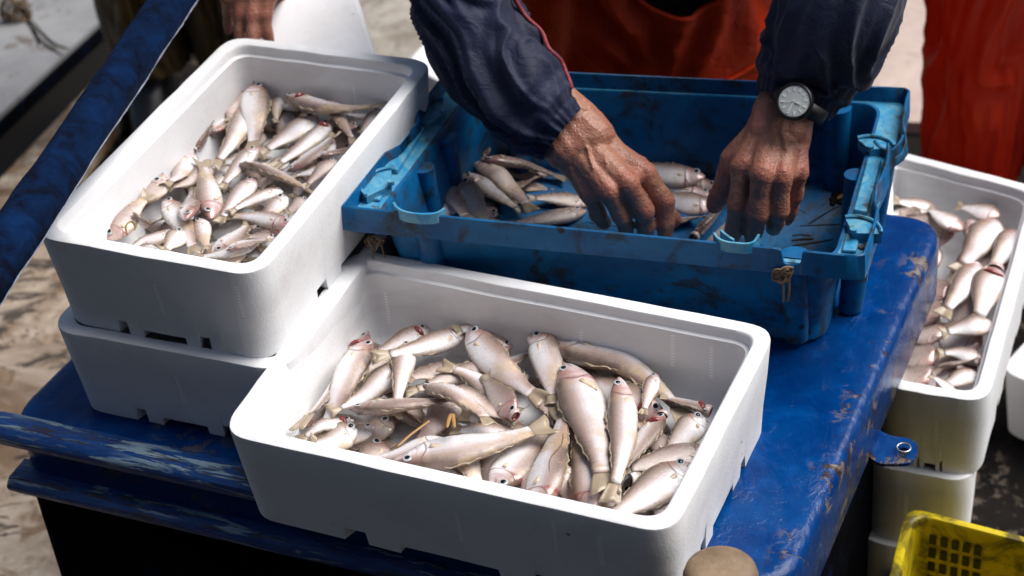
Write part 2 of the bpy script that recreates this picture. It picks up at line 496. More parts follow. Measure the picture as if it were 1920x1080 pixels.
tag(slab('quay_path', [(560, -160), (1200, -160), (1200, 260), (560, 260)], .0, .02, GREY), kind='structure')
tag(slab('painted_deck', [(1600, -150), (1990, -150), (1990, 240), (1610, 225)], .0, .03, BEIGE), kind='structure')
tag(slab('deck_floor_dark', [(230, 40), (300, -160), (560, -160), (560, 420), (170, 420)], .0, .008, DARKB), kind='structure')


BLOCKHOLD = deck2_mat('dark_blocker_and_hold', (.012, .012, .014), (.02, .02, .022), (.03, .025, .02), 2)  # shared by the added light blocker and the hold floor
tag(mk('sky_blocker', *boxv((-5, -2.0, 0), (4.0, -.9, 5.0)), BLOCKHOLD, smooth=False), 'added dark wall behind the photographer that blocks sky light, outside the picture', 'wall')  # unseen wall added to keep sky light off the box fronts
tag(mk('hold_floor', *boxv((-.60, -.5, 0), (2.2, 1.98, .012)), BLOCKHOLD, smooth=False), kind='structure')


# ------------------------------------------------------------------ rounded quad rings
def offq(q, d):
    "inset an anticlockwise quad of xy points by d"
    out = []
    for i in range(4):
        a, b, c = V(q[i-1][:2]), V(q[i][:2]), V(q[(i+1) % 4][:2])
        u = (b-a).normalized(); v = (c-b).normalized()
        nu = V((-u.y, u.x)); nv = V((-v.y, v.x))
        k = 1+nu.dot(nv)
        out.append(b+(nu+nv)*d/k)
    return out


def ring(q, d, r, zf, ncor=6, fr=(.1, .2, .3, .4, .5, .6, .7, .8, .9), wob=0.):
    "rounded quad, zf(edge, fraction) or number gives z; starts after corner 0"
    q = offq(q, d); out = []
    for i in range(4):
        a, b, c = q[i], q[(i+1) % 4], q[(i+2) % 4]
        u = (b-a).normalized(); v = (c-b).normalized()
        A = a+u*r; B = b-u*r; D = b+v*r
        for f in fr:
            p = A.lerp(B, f); z = zf(i, f) if callable(zf) else zf
            out.append((p.x, p.y, z))
        for k in range(ncor+1):
            t = k/ncor
            p = B.lerp(b, t).lerp(b.lerp(D, t), t)        # quadratic corner
            z = zf(i, 1.) if callable(zf) else zf
            out.append((p.x, p.y, z))
    o2 = []
    for x, y, z in out:
        if wob:
            x += wob*mn.noise(V((x*30, y*30, z*25))); y += wob*mn.noise(V((x*30+9, y*30, z*25))); z += wob*.8*mn.noise(V((x*26, y*26, 3)))
        o2.append(V((x, y, z)))
    return o2


STEPS = (.0, .12, .2, .205, .265, .27, .36, .365, .5, .635, .64, .73, .735, .795, .8, .88, 1.)


def foot(z0, up):
    def f(i, t):
        if .2 < t < .27 or .73 < t < .8: return z0+up
        if .36 < t < .64: return z0+up*.62
        return z0
    return f


def foam_box(quad, zr, H, label, group, mat=None, taper=.010, bot_up=.02, ridge=True):
    mat = mat or FOAM
    q = [V(p[:2]) for p in quad]; zb = zr-H
    e = empty('polystyrene_box', V(((q[0].x+q[2].x)/2, (q[0].y+q[2].y)/2, zb)), label, 'fish box', group)
    R = lambda d, r, z, w=.0012: ring(q, d, r, z, 7, STEPS, w)
    rings = [R(.05, .02, zb+.022), R(.040, .022, zb+.024), R(.034, .026, zb+.032), R(.030, .028, zb+.07), R(.0275, .028, zr-.0165), R(.0225, .030, zr-.0145),
             R(.0215, .030, zr-.004), R(.0200, .030, zr-.0008), R(.018, .032, zr), R(.003, .042, zr), R(.0006, .042, zr-.0012), R(0, .042, zr-.004),
             R(taper*.3, .042, zr-H*.35), R(taper*.7, .042, zr-H*.7), R(taper, .042, foot(zb, bot_up)), R(taper+.004, .04, foot(zb, bot_up), .0003), R(taper+.035, .03, foot(zb, bot_up), 0), R(taper+.036, .03, zb+.0215, 0)]
    vs, fs = loft(rings, caps=False)
    n = len(rings[0]); last = (len(rings)-1)*n
    fs.append(tuple(range(n))); fs.append(tuple(last+j for j in range(n))[::-1])
    fs = [f[::-1] for f in fs]
    b = mk('shell', vs, fs, mat, e); sharp(b, 40)
    return e


def clamp_in(p, q, m):
    "keep xy point p at least m inside quad q"
    x, y = p.x, p.y
    for it in range(2):
        for i in range(4):
            a, b = q[i], q[(i+1) % 4]; u = (b-a).normalized(); nx, ny = -u.y, u.x
            d = (x-a.x)*nx+(y-a.y)*ny
            if d < m: x += nx*(m-d); y += ny*(m-d)
    return V((x, y, p.z))


# ------------------------------------------------------------------ fish
PROF = [(0, .008, .010, .007), (.02, .020, .023, .017), (.06, .039, .043, .032), (.11, .059, .062, .045), (.17, .078, .080, .056), (.225, .092, .093, .062), (.24, .093, .094, .060),
        (.32, .102, .103, .063), (.42, .103, .104, .060), (.52, .096, .096, .054), (.62, .084, .083, .046), (.72, .070, .069, .037), (.82, .055, .053, .027), (.91, .043, .041, .018), (1., .040, .039, .011)]


def prof(t, k):
    for a, b in zip(PROF, PROF[1:]):
        if t <= b[0]:
            u = (t-a[0])/(b[0]-a[0]); return a[k]+(b[k]-a[k])*u
    return PROF[-1][k]


class Pile:
    CELL = .005

    def __init__(s, quad, zfloor, zmax, slope=None):
        s.q = quad; s.z0 = zfloor; s.h = {}; s.zmax = zmax; s.slope = slope

    def base(s, x, y): return s.z0+(s.slope(V((x, y, 0))) if s.slope else 0)

    def key(s, p): return (int(math.floor(p.x/s.CELL)), int(math.floor(p.y/s.CELL)))

    def get(s, p, r):
        k = int(r/s.CELL); a, b = s.key(p); best = s.base(p.x, p.y)
        for i in range(-k, k+1, 2 if k > 3 else 1):
            for j in range(-k, k+1, 2 if k > 3 else 1):
                v = s.h.get((a+i, b+j), s.z0)
                if v > best: best = v
        return best

    def avg(s, p, r):
        k = max(1, int(r/s.CELL)); a, b = s.key(p); vals = []; z0 = s.base(p.x, p.y)
        for i in range(-k, k+1):
            for j in range(-k, k+1):
                vals.append(s.h.get((a+i, b+j), z0))
        vals.sort(); return vals[int(len(vals)*.8)]

    def put(s, p, r, z):
        k = int(r/s.CELL)+1; a, b = s.key(p)
        for i in range(-k, k+1):
            for j in range(-k, k+1):
                d = math.hypot(i, j)*s.CELL
                if d < r:
                    zz = z*1.0-.45*r*(d/r)**2
                    if zz > s.h.get((a+i, b+j), -9): s.h[(a+i, b+j)] = zz


NS = 15
NFISH = [0]
gs = [.96]


def fish(pile, head, tail, W, side=1, roll=0, bend=0, kind=0, label=None, group=None, mouth=False, lift=0, fins=True, px=True, parts=True, zt=None, cat='fish', spread=1., gill=False):
    """head, tail: snout and tail-fin tip in the photograph; W: body depth in photograph pixels;
    side: +1 back to the left of the swimming direction as seen from above; roll: degrees towards back-up; bend: sideways bow in pixels"""
    NFISH[0] += 1; rs = random.Random(NFISH[0]*13+5); roll += rs.uniform(-6, 20); bend += rs.uniform(-1, 1)*.03*math.hypot(tail[0]-head[0], tail[1]-head[1])
    (hx, hy), (tx, ty) = head, tail
    dx, dy = tx-hx, ty-hy; L2 = math.hypot(dx, dy) or 1
    nx, ny = -dy/L2, dx/L2
    pts = []
    zc = [pile.z0+.02]*NS
    q = pile.q
    scale = gs[0]/1300. if px else 1.
    Lw0 = L2/1480 if px else L2
    Wr = W*scale/2                       # half depth in metres
    for it in range(4):
        pts = []
        for i in range(NS):
            u = i/(NS-1); k = 4*u*(1-u)*bend
            if px: p = at(hx+dx*u+nx*k, hy+dy*u+ny*k, zc[i])
            else: p = V((hx+dx*u+nx*k, hy+dy*u+ny*k, zc[i]))
            mrg = Wr*(prof(min(1, u/.84), 1)/.11)*.4
            p = clamp_in(p, q, mrg+.002); pts.append(p)
        Lw = sum((pts[i+1]-pts[i]).length for i in range(NS-1)); Lb = Lw*.84
        kw = Wr/.1035                     # profile scale for depth
        kt = kw*.5+Lb*.5 if kw < Lb else Lb*.8+kw*.2
        kt = min(kt, kw*1.0)
        sup = []
        for i, p in enumerate(pts):
            u = i/(NS-1); t = min(1, u/.84)
            hh = prof(t, 1)*kw; ww = prof(t, 3)*kt
            cr, sr = abs(math.cos(math.radians(roll))), abs(math.sin(math.radians(roll)))
            vert = ww*cr+hh*sr*.9; wid = hh*cr+ww*sr
            sup.append((pile.avg(p, wid*.6), vert*.86, wid))
        g = [a+b for a, b, c in sup]
        # stiff line resting on the supports
        n = NS-3; ub = list(range(n)); mx = sum(ub)/n; mg = sum(g[:n])/n
        sl_ = sum((i-mx)*(g[i]-mg) for i in ub)/sum((i-mx)**2 for i in ub)
        sl_ = max(-.009, min(.009, sl_))
        line = [mg+sl_*(i-mx) for i in range(NS)]
        res = sorted(g[i]-line[i] for i in ub); up = res[int(n*.75)]
        z = [l+up for l in line]
        dr = [sum(g[max(0, i-2):i+3])/len(g[max(0, i-2):i+3]) for i in range(NS)]
        z = [.55*a+.45*b+lift for a, b in zip(z, dr)]
        z = [sum(z[max(0, i-2):i+3])/len(z[max(0, i-2):i+3]) for i in range(NS)]
        zc = [min(max(a, pile.base(p.x, p.y)+s_[1]*.9), pile.zmax-.002) for a, s_, p in zip(z, sup, pts)]
    for i, (p, s_) in enumerate(zip(pts, sup)):
        p.z = zc[i]; pile.put(p, s_[2]*.9, p.z+s_[1]*.85)
    # smooth centre line
    cl = [V(p) for p in smooth_path([tuple(p) for p in pts], 60)]
    acc = [0]
    for a, b in zip(cl, cl[1:]): acc.append(acc[-1]+(b-a).length)
    Lw = acc[-1]; Lb = Lw*.84

    def pos(s):
        s = max(0, min(Lw, s)); 
        for i in range(len(acc)-1):
            if s <= acc[i+1]:
                f = (s-acc[i])/max(1e-9, acc[i+1]-acc[i]); return cl[i].lerp(cl[i+1], f)
        return cl[-1]

    def frame(s):
        T = (pos(s+.004)-pos(s-.004))
        if T.length < 1e-6: T = cl[-1]-cl[0]
        T.normalize(); N = V((0, 0, 1)); N = (N-T*N.dot(T)).normalized(); B = N.cross(T)
        a = math.radians(roll)
        D = B*(-side)*math.cos(a)+N*math.sin(a); Wd = T.cross(D)
        if Wd.z < 0 and abs(roll) < 80: Wd = -Wd
        return pos(s), T, D.normalized(), Wd.normalized()
    NT, NA = (34, 20) if parts else (20, 12)
    asym = 1+.12*rs.uniform(-1, 1)
    vs, att, rings = [], [], []
    for i in range(NT):
        u = i/(NT-1); t = u**1.25 if u < .4 else u**1.25
        P, T, D, Wd = frame(t*Lb); r = []
        for j in range(NA):
            a = 2*math.pi*j/NA; c, s = math.cos(a), math.sin(a)
            cc = math.copysign(abs(c)**1.05, c)
            hh = (prof(t, 1) if c > 0 else prof(t, 2)*asym)*kw
            ww = prof(t, 3)*kt
            lump = 1+.05*mn.noise(V((t*5+NFISH[0], c*1.5, s*1.5)))
            sx = math.copysign(abs(s)**(.86), s)
            p = P+D*hh*cc*lump+Wd*ww*sx*lump
            if t < .10:                                   # mouth line
                p -= Wd*0; 
                if -.35 < c < -.05: p -= (Wd*sx*ww*.30)*(1-t/.10)
            if .205 < t < .235: p += Wd*sx*ww*.07
            if .236 < t < .30 : p -= Wd*sx*ww*.05*(1-(t-.236)/.064)
            r.append(p); att.append((t, .5+.5*c, a/math.pi if a < math.pi else 2-a/math.pi, 1))
        rings.append(r)
    vs, fs = loft(rings)
    o = mk('fish', vs, fs, FISH[kind]);
    ca = o.data.color_attributes.new('fc', 'FLOAT_COLOR', 'POINT')
    ca.data.foreach_set('color', [x for a in att for x in a])
    tag(o, label, cat, group)

    def fin(name, grid, mat):
        nr, ncl = len(grid), len(grid[0])
        v = [p for r_ in grid for p in r_]
        f = [(i*ncl+j, i*ncl+j+1, (i+1)*ncl+j+1, (i+1)*ncl+j) for i in range(nr-1) for j in range(ncl-1)]
        # give the membrane a little thickness
        fo = mk(name, v, f, mat, o)
        ca = fo.data.color_attributes.new('fc', 'FLOAT_COLOR', 'POINT')
        ca.data.foreach_set('color', [x for i in range(nr) for j in range(ncl) for x in (i/(nr-1), j/(ncl-1), 0, 1)])
        sm = fo.modifiers.new('thick', 'SOLIDIFY'); sm.thickness = .0007
        return fo
    if fins:
        # tail fin
        P, T, D, Wd = frame(Lb*.985); Lf = Lw*.155; gr = []
        sp_ = .034*kw*2.1*spread
        for i in range(5):
            f = i/4; row = []
            for j in range(11):
                v = -1+2*j/10
                ln = Lf*(1-.16*(1-abs(v)))*(1+.05*math.sin(j*7.3+NFISH[0]))
                hb = .033*kw
                row.append(P+T*ln*f+D*v*(hb+(sp_-hb)*f**.8)+Wd*(.0022*math.sin(v*4+NFISH[0])*f)-V((0, 0, 1))*.0*f)
            gr.append(row)
        fin('tail_fin', gr, FIN)
    if parts:
        for nm, t0, t1, sg, hgt in (('dorsal_fin', .33, .60, 1, .036), ('dorsal_fin', .66, .90, 1, .022), ('anal_fin', .52, .88, -1, .024)):
            gr = [[], [], []]
            for j in range(13):
                f = j/12; t = t0+(t1-t0)*f
                P, T, D, Wd = frame(t*Lb); b = P+D*sg*(prof(t, 1 if sg > 0 else 2)*kw*.93*(1 if sg > 0 else asym))
                e_ = math.sin(math.pi*min(1, f*1.6+.12))**.6 if f < .55 else (1-f)/.45*.9+.1
                hh = hgt*Lb*e_*(1+.15*math.sin(j*2.4+NFISH[0]))
                for k in range(3):
                    gr[k].append(b+(D*sg*.75+T*.6)*hh*k/2+Wd*.0012*math.sin(j*1.3+k))
            fin(nm, gr, FIN)
        # pectoral fin on the side we see
        P, T, D, Wd = frame(.27*Lb); base = P+Wd*prof(.27, 3)*kt*1.0-D*.012*kw*2; gr = []
        ang = rs.uniform(-.6, .35); d1 = (T*math.cos(ang)+D*math.sin(ang)); d2 = d1.cross(Wd)
        for i in range(4):
            f = i/3; row = []
            for j in range(7):
                v = -1+2*j/6
                row.append(base+d1*(.125*Lb*f*(1-.45*v*v+.1*math.sin(v*5)))+d2*v*(.010*kw+.010*Lb*f)+Wd*(.0012-.0035*f*f))
            gr.append(row)
        fin('pectoral_fin', gr, FINO)
        # eyes
        for sd in (1, -1):
            P, T, D, Wd = frame(.105*Lb); r = .0255*kw*1.0
            r = max(.0032, min(r*1.1, .0064))
            c0 = P+D*.024*kw+Wd*sd*(prof(.105, 3)*kt*.93)
            m4 = Matrix((T, D, Wd*sd)).transposed()
            ev, ef = [], []
            rg = []
            for i in range(6):
                a = i/5*math.pi/2; rg.append([c0+m4@V((math.cos(b)*math.cos(a)*r, math.sin(b)*math.cos(a)*r, math.sin(a)*r*.26)) for b in [2*math.pi*k/16 for k in range(16)]])
            ev, ef = loft(rg); eo = mk('eye', ev, ef, EYEW, o)
            c1 = c0+Wd*sd*r*.17; rg = []; r2 = r*.60
            for i in range(5):
                a = i/4*math.pi/2; rg.append([c1+m4@V((math.cos(b)*math.cos(a)*r2, math.sin(b)*math.cos(a)*r2, math.sin(a)*r*.2)) for b in [2*math.pi*k/14 for k in range(14)]])
            ev, ef = loft(rg); mk('pupil', ev, ef, EYEB, eo)
    if mouth:
        P, T, D, Wd = frame(.012*Lb); r = .040*kw
        m4 = Matrix((Wd, D, -T)).transposed(); rg = []
        for rr, zz in ((1.12, -.6), (1.2, -.1), (1.12, .22), (.95, .3), (.78, .12), (.6, -.35), (.2, -.8)):
            rg.append([P+m4@V((math.cos(b)*rr*r*.85, math.sin(b)*rr*r, zz*r)) for b in [2*math.pi*k/16 for k in range(16)]])
        v, f = loft(rg, caps=False); f.append(tuple(6*16+k for k in range(16)))
        mk('open_mouth', v, f, LIP, o, mats=[MOUTH], mi=[0]*(16*3)+[1]*(len(f)-48))
    if gill:
        P, T, D, Wd = frame(.225*Lb); c0 = P+Wd*prof(.225, 3)*kt*.97; rg = []
        for k in range(9):
            a = -1.15+2.3*k/8; rg.append(c0+D*math.sin(a)*.062*kw+T*(.018*Lb-math.cos(a)*.02*Lb)*-1-Wd*(math.sin(a)**2)*.3*prof(.225, 3)*kt)
        v, f = tube(rg, 0, 6, 16, lambda u: .0012+.0034*math.sin(math.pi*u)); mk('gill_slit', v, f, MOUTH, o)
    return o
# ------------------------------------------------------------------ the engine-box lid the crates stand on
TT = .755
fl, br = V((-.727, 2.037)), V((.661, 2.286))
TQ = [V((-.727, 2.037)), V((.284, 1.551)), V((.661, 2.286)), V((-.332, 2.763))]
hatch = empty('engine_hatch', (0, 2.1, 0), 'large blue painted hatch box with chipped glossy lid, carrying white boxes and blue crate', 'hatch')


def qring(q, d, r, z, n=8): return ring(q, d, r, z, n, (0, .15, .3, .45, .6, .75, .9, 1.))


rg = [qring(TQ, .02, .05, .64), qring(TQ, 0.002, .06, .642), qring(TQ, 0, .06, .646), qring(TQ, 0, .06, .70), qring(TQ, 0.0, .06, .738), qring(TQ, .002, .06, .746), qring(TQ, .006, .058, .752), qring(TQ, .013, .055, TT), qring(TQ, .03, .04, TT+.0002)]
vs, fs = loft(rg); lid = mk('lid', vs, fs, PAINT, hatch); sharp(lid, 50)
BQ = offq(TQ, .0); BQ = offq(TQ, .045); BQ[0] = TQ[0]+V((.012, -.012)); BQ[3] = TQ[3]+V((.03, -.03))
rg = [qring(BQ, 0, .02, 0.0), qring(BQ, 0, .02, .64)]
vs, fs = loft(rg); mk('cabinet', vs, fs, SHADE_RUBBER, hatch)  # shade below the lid is put into the cabinet's colour
fu = (TQ[1]-TQ[0]).normalized(); fn = V((fu.y, -fu.x))         # along the front, and outwards from it


def batten(name, a, b, o0, o1, z0, z1, rr=.008):
    "a rounded timber along the front edge, from a to b metres along it"
    n = 60; rings = []; g = []; per = None
    sec = [(o0, z0), (o1-rr, z0), (o1, z0+rr), (o1+.001, (z0+z1)/2), (o1, z1-rr), (o1-rr, z1-.001), (o0+rr, z1), (o0, z1-rr)]
    per = [0]
    for p_, q_ in zip(sec, sec[1:]): per.append(per[-1]+math.hypot(q_[0]-p_[0], q_[1]-p_[1]))
    for i in range(n+1):
        s = a+(b-a)*i/n; r = []
        sh = 1 if 0 < i < n else .8
        for k, (o_, z) in enumerate(sec):
            wv = .0022*mn.noise(V((s*14, k*.8, z*9)))+.001*mn.noise(V((s*60, k, 0)))
            cz = (z0+z1)/2; z_ = cz+(z-cz)*sh
            p = TQ[0]+fu*s+fn*(o_+wv); r.append(V((p.x, p.y, z_+wv))); g.append((s, per[k], z0, 1))
        rings.append(r)
    v, f = loft(rings); o = mk(name, v, f, WOODB, hatch)
    ca = o.data.color_attributes.new('grain', 'FLOAT_COLOR', 'POINT'); ca.data.foreach_set('color', [x for q in g for x in q])
    sharp(o, 50)
    return o


batten('edge_batten', -.02, 1.05, -.028, .020, .722, .757, .009)
batten('lower_batten', .0, 1.0, -.03, .026, .640, .672, .009)

# lifting tab with a hole
HZ = .642
outl = [(1632, 800), (1665, 820), (1702, 827), (1716, 834), (1721, 848), (1716, 862), (1704, 873), (1675, 875), (1645, 872), (1625, 850)]
P = [at(x, y, HZ) for x, y in smooth_path([(float(a), float(b)) for a, b in outl+outl[:1]], 40)[:-1]]
hc = at(1694, 851, HZ); N_ = len(P)
import cmath
Hh = []
for p in P:
    d = (p-hc); d.z = 0; d.normalize(); Hh.append(hc+d*.0075)
top = [p+V((0, 0, .005)) for p in P]; toph = [p+V((0, 0, .005)) for p in Hh]
vs, fs = loft([Hh, P, top, toph, Hh], caps=False)
tab = mk('lifting_tab', vs, fs, PAINT, hatch); sharp(tab)
v, f = tube([h_+(h_-hc).normalized()*.002+V((0, 0, .005)) for h_ in toph+toph[:1]], .0014, 6); mk('eyelet', v, f, STEEL, tab)

# ------------------------------------------------------------------ white boxes
H = .145
FQ = [at(*p, .90) for p in ((410, 811), (1261, 1004), (1458, 614), (663, 464))]
foam_box(FQ, .90, H, 'white polystyrene box full of fish nearest the camera, at the front of the hatch', 'white polystyrene fish boxes')
LQ = [at(*p, 1.044) for p in ((54, 441), (483, 520), (817, 114), (431, 66))]
foam_box(LQ, 1.044, H, 'white polystyrene box full of fish, upper one of the pair stacked at the left', 'white polystyrene fish boxes')


def rect(x, y, yaw, w_, l, z):
    c, s = math.cos(yaw), math.sin(yaw)
    return [V((x+c*a*w_/2-s*b*l/2, y+s*a*w_/2+c*b*l/2, z)) for a, b in ((-1, -1), (1, -1), (1, 1), (-1, 1))]


MQ = [at(88, 617, .90), at(533, 697, .90)]
e1 = (MQ[1]-MQ[0]).normalized(); e2 = V((-e1.y, e1.x, 0)); MQ += [MQ[1]+e2*.56, MQ[0]+e2*.56]
foam_box(MQ, .90, H-.001, 'white polystyrene box underneath the other one at the left, its front side in shade', 'white polystyrene fish boxes')
# background stacks
RZ = .60
R0 = at(1852, 756, RZ); Rr = at(1910, 540, RZ); rd = (Rr-R0).normalized(); rl = V((-rd.y, rd.x, 0))
RQ = [R0+rl*.155, R0, R0+rd*.56, R0+rd*.56+rl*.30]
bd = (at(1920, 343, RZ)-at(1690, 284, RZ)).normalized()
# far edge exactly along the photographed one
def cross2(p, d, q, e):
    t = ((q.x-p.x)*e.y-(q.y-p.y)*e.x)/(d.x*e.y-d.y*e.x); return p+d*t
b0 = at(1690, 284, RZ); RQ[2] = cross2(R0, rd, b0, bd); RQ[3] = RQ[2]-bd*.31
names = ['white polystyrene box of fish on top of the stack behind the blue hatch', 'yellowed polystyrene box directly below the top box of the right-hand stack',
         'yellowed polystyrene box third from the top in the right-hand stack', 'polystyrene box at the bottom of the right-hand stack, by the yellow crate']
for k in range(4):
    foam_box([p-V((.013*k, .004*k, 0))-(bd*.055*k if i_ in (2, 3) else V((0, 0, 0))) for i_, p in enumerate(RQ)], RZ-k*.1485, .1485, names[k], 'stack of polystyrene boxes on the right', FOAM if k == 0 else FOAM2, taper=.004 if k == 0 else .002)
Q0 = at(1872, 694, .16); qd = (at(1920, 712, .16)-Q0).normalized(); ql = V((-qd.y, qd.x, 0))
QQ = [Q0, Q0+qd*.4, Q0+qd*.4+ql*.6, Q0+ql*.6]
foam_box(QQ, .16, .148, 'white polystyrene box on the deck at the right edge of the picture, holding brownish fish', 'stack of polystyrene boxes on the right')

# ------------------------------------------------------------------ blue crate
CZ = .93
TILT = .07
CQ = [at(*p) for p in ((641, 386, CZ+TILT), (1618, 480, CZ), (1705, 166, CZ), (845, 126, CZ+TILT))]


def cr(u, v, z):
    a = CQ[0].lerp(CQ[1], u); b = CQ[3].lerp(CQ[2], u); p = a.lerp(b, v); return V((p.x, p.y, z+TILT*(1-u)))


def cu_(p):
    a, b = CQ[0], CQ[1]; d = b-a; d.z = 0; q = V((p.x-a.x, p.y-a.y, 0)); return q.dot(d)/d.dot(d)


def atc(x, y, z):
    'like at(), with z counted in the tilted crate'
    zz = z
    for k in range(4): zz = z+TILT*(1-cu_(at(x, y, zz)))
    return at(x, y, zz)


crate = empty('plastic_crate', cr(.5, .5, TT), 'deep blue plastic fish crate with grimy sides, under the hands of the fisherman', 'crate')


def cring(u0, u1, v0, v1, z, r=.04, n=5, seg=10):
    "rounded rectangle in crate coordinates"
    pts = []; W_, D_ = .734, .42
    ru, rv = r/W_, r/D_
    cs = [(u1-ru, v0+rv, -90), (u1-ru, v1-rv, 0), (u0+ru, v1-rv, 90), (u0+ru, v0+rv, 180)]
    prev = (u0+ru, v0)
    for cu, cv, a0 in cs:
        st = (cu+ru*math.cos(math.radians(a0)), cv+rv*math.sin(math.radians(a0)))
        for k in range(1, seg): f = k/seg; pts.append(cr(prev[0]+(st[0]-prev[0])*f, prev[1]+(st[1]-prev[1])*f, z))
        for k in range(n+1):
            a = math.radians(a0+90*k/n); prev = (cu+ru*math.cos(a), cv+rv*math.sin(a)); pts.append(cr(*prev, z))
    return [p+V((.0009*mn.noise(p*22), .0009*mn.noise(p*22+V((5, 0, 0))), .0007*mn.noise(p*15))) for p in pts]


FZ = TT+.014
rg = [cring(0.089, 0.911, .085, .93, FZ-.002, .03), cring(0.084, 0.916, .078, .935, FZ, .03), cring(0.082, 0.918, .075, .938, FZ+.006, .032), cring(0.072, 0.928, .052, .955, .85, .032), cring(0.062, 0.938, .035, .968, .905, .032), cring(0.058, 0.942, .031, .972, .9085, .034),
      cring(0.052, 0.948, .026, .977, .9085, .034), cring(0.054, 0.946, .030, .974, .900, .034), cring(0.064, 0.936, .048, .958, .85, .034), cring(0.074, 0.926, .070, .94, .785, .034), cring(0.080, 0.920, .078, .935, .782, .034), cring(0.078, 0.922, .076, .937, TT+.02, .034), cring(0.078, 0.922, .076, .937, TT+.001, .034)]
vs, fs = loft(rg); o = mk('body', vs, fs, CRATE, crate); sharp(o, 45)
# recessed shelf between body and skirt
rg = [cring(0.058, 0.942, .031, .972, .9065, .034), cring(0.004, 0.996, .006, .994, .9065, .012), cring(0.004, 0.996, .006, .994, .9025, .012), cring(0.058, 0.942, .031, .972, .9025, .034)]
vs, fs = loft(rg+[rg[0]], caps=False); o = mk('ledge', vs, fs, LEDGE, crate); sharp(o)
# skirt, cut away in places
sk = [(0, 0, 1), (.03, 0, 1), (.1, 0, 1), (.2, 0, 1), (.4, 0, 1), (.6, 0, 1), (.8, 0, 1), (.843, 0, 1), (.848, 0, .9), (.852, .0, .15), (.858, 0, .0), (.878, 0, 0), (.884, 0, .15), (.888, 0, .9), (.893, 0, 1), (.95, 0, 1), (.985, 0, 1), (1, .012, 1),
      (1.002, .1, 1), (1.003, .2, .95), (1.0, .27, .8), (.992, .30, .95), (.989, .36, 1.3), (.994, .44, 1.1), (.996, .52, 1.25), (.99, .60, 1.5), (.992, .63, .5), (1.0, .645, -.1), (1.012, .68, -.1), (1.018, .72, .2), (1.010, .75, .8), (1.004, .78, 1), (1, .9, 1), (1, .985, 1), (.99, 1, 1),
      (.9, 1, 1), (.7, 1, 1), (.5, 1, 1), (.3, 1, 1), (.1, 1, 1), (.01, 1, 1), (0, .985, 1), (0, .9, 1), (.0, .72, 1), (.004, .66, 1), (.018, .60, .9), (.020, .5, .9), (.020, .42, .95), (.004, .36, 1), (0, .28, 1), (0, .1, 1), (0, .02, 1)]
n = len(sk); cen = cr(.5, .5, 0); out = []
den = []
for i in range(n):
    a, b = sk[i], sk[(i+1) % n]
    for k in range(3): den.append(tuple(a[j]+(b[j]-a[j])*k/3 for j in range(3)))
rgs = [[], [], [], [], []]
for u, v, k in den:
    zt = .9065+.0235*k; flr = -.004
    p = cr(u, v, 0); d = V((0, 0, 0)); dz_ = p.z
    uo = -1 if u < .02 else (1 if u > .98 else 0); vo = -1 if v < .02 else (1 if v > .98 else 0)
    nrm = ((CQ[1]-CQ[0]).normalized()*uo+(CQ[3]-CQ[0]).normalized()*vo)
    if nrm.length: nrm.normalize()
    wv = .0008*mn.noise(p*30); p = p+nrm*wv
    for q, (off, z) in enumerate(((-.004, .8925), (-.001, zt), (.0008, zt+.001), (.003, zt-.0005), (.0045, .8925))):
        rgs[q].append(V((p.x, p.y, z+dz_))+nrm*off)
vs, fs = loft(rgs+[rgs[0]], caps=False); o = mk('rim', vs, fs, CRATE, crate); sharp(o, 50)


tag(mk('timber_block', *boxv((-.012, -.16, 0), (.03, .16, .048), Matrix.Translation(cr(.13, .5, TT)-V((0, 0, TILT*.87))) @ Matrix.Rotation(math.atan2((CQ[1]-CQ[0]).y, (CQ[1]-CQ[0]).x), 4, 'Z')), WOODB, smooth=False), 'short timber block propping up the left end of the blue crate', 'timber')


def rib(u, v, du, dv, rt=.021, rb=.017, zt=.903, zb=TT+.001, inner=False, name='corner_post'):
    rings = []
    for k in range(9):
        f = k/8; z = zt+(zb-zt)*f; r = rt+(rb-rt)*f
        c = cr(u+du*f, v+dv*f, z)
        rings.append([c+V((math.cos(a), math.sin(a), 0))*r*(1 if True else 1) for a in [2*math.pi*j/18 for j in range(18)]])
    if not inner:
        rings.append([cr(u+du, v+dv, zb)+(p-cr(u+du, v+dv, zb))*.85-V((0, 0, .0005)) for p in rings[-1]])
    v_, f_ = loft(rings); o = mk(name, v_, f_, CRATE, crate); sharp(o, 60); return o


for a in ((.866, .058, .0, .03), (.15, .058, .0, .03), (.972, .27, -.018, 0), (.972, .74, -.018, 0), (.028, .27, .018, 0), (.028, .74, .018, 0), (.85, .96, 0, -.02), (.15, .96, 0, -.02)): rib(*a)
for a in ((.067, .40, .01, 0), (.067, .62, .01, 0), (.931, .55, -.012, 0), (.84, .962, 0, -.012), (.16, .962, 0, -.012)): rib(*a, rt=.016, rb=.013, zt=.9, zb=FZ, inner=True, name='inner_rib')


def fan(c, a0, a1, r, z=.926, name='stacking_cup'):
    "a fan shaped stacking cup with a raised lip"
    c = atc(*c, z); arc = [c+V((math.cos(math.radians(a0+(a1-a0)*k/12)), math.sin(math.radians(a0+(a1-a0)*k/12)), 0))*r for k in range(13)]
    poly = [c]+arc
    v1 = loft([[p-V((0, 0, z-.9066)) for p in poly], [p-V((0, 0, .004)) for p in poly]])
    v2 = tube([p-V((0, 0, .0015)) for p in arc], .0024, 6); v3 = tube([c+V((0, 0, -.003)), c+V((0, 0, .003))], .005, 10)
    return sharp(mk(name, *join(v1, v2, v3), LEDGE, crate, smooth=True))


fan((733, 342), 90, 215, .042); fan((832, 208), 90, 225, .040)
fan((1600, 432), -15, 95, .037); fan((1632, 276), 0, 110, .034)


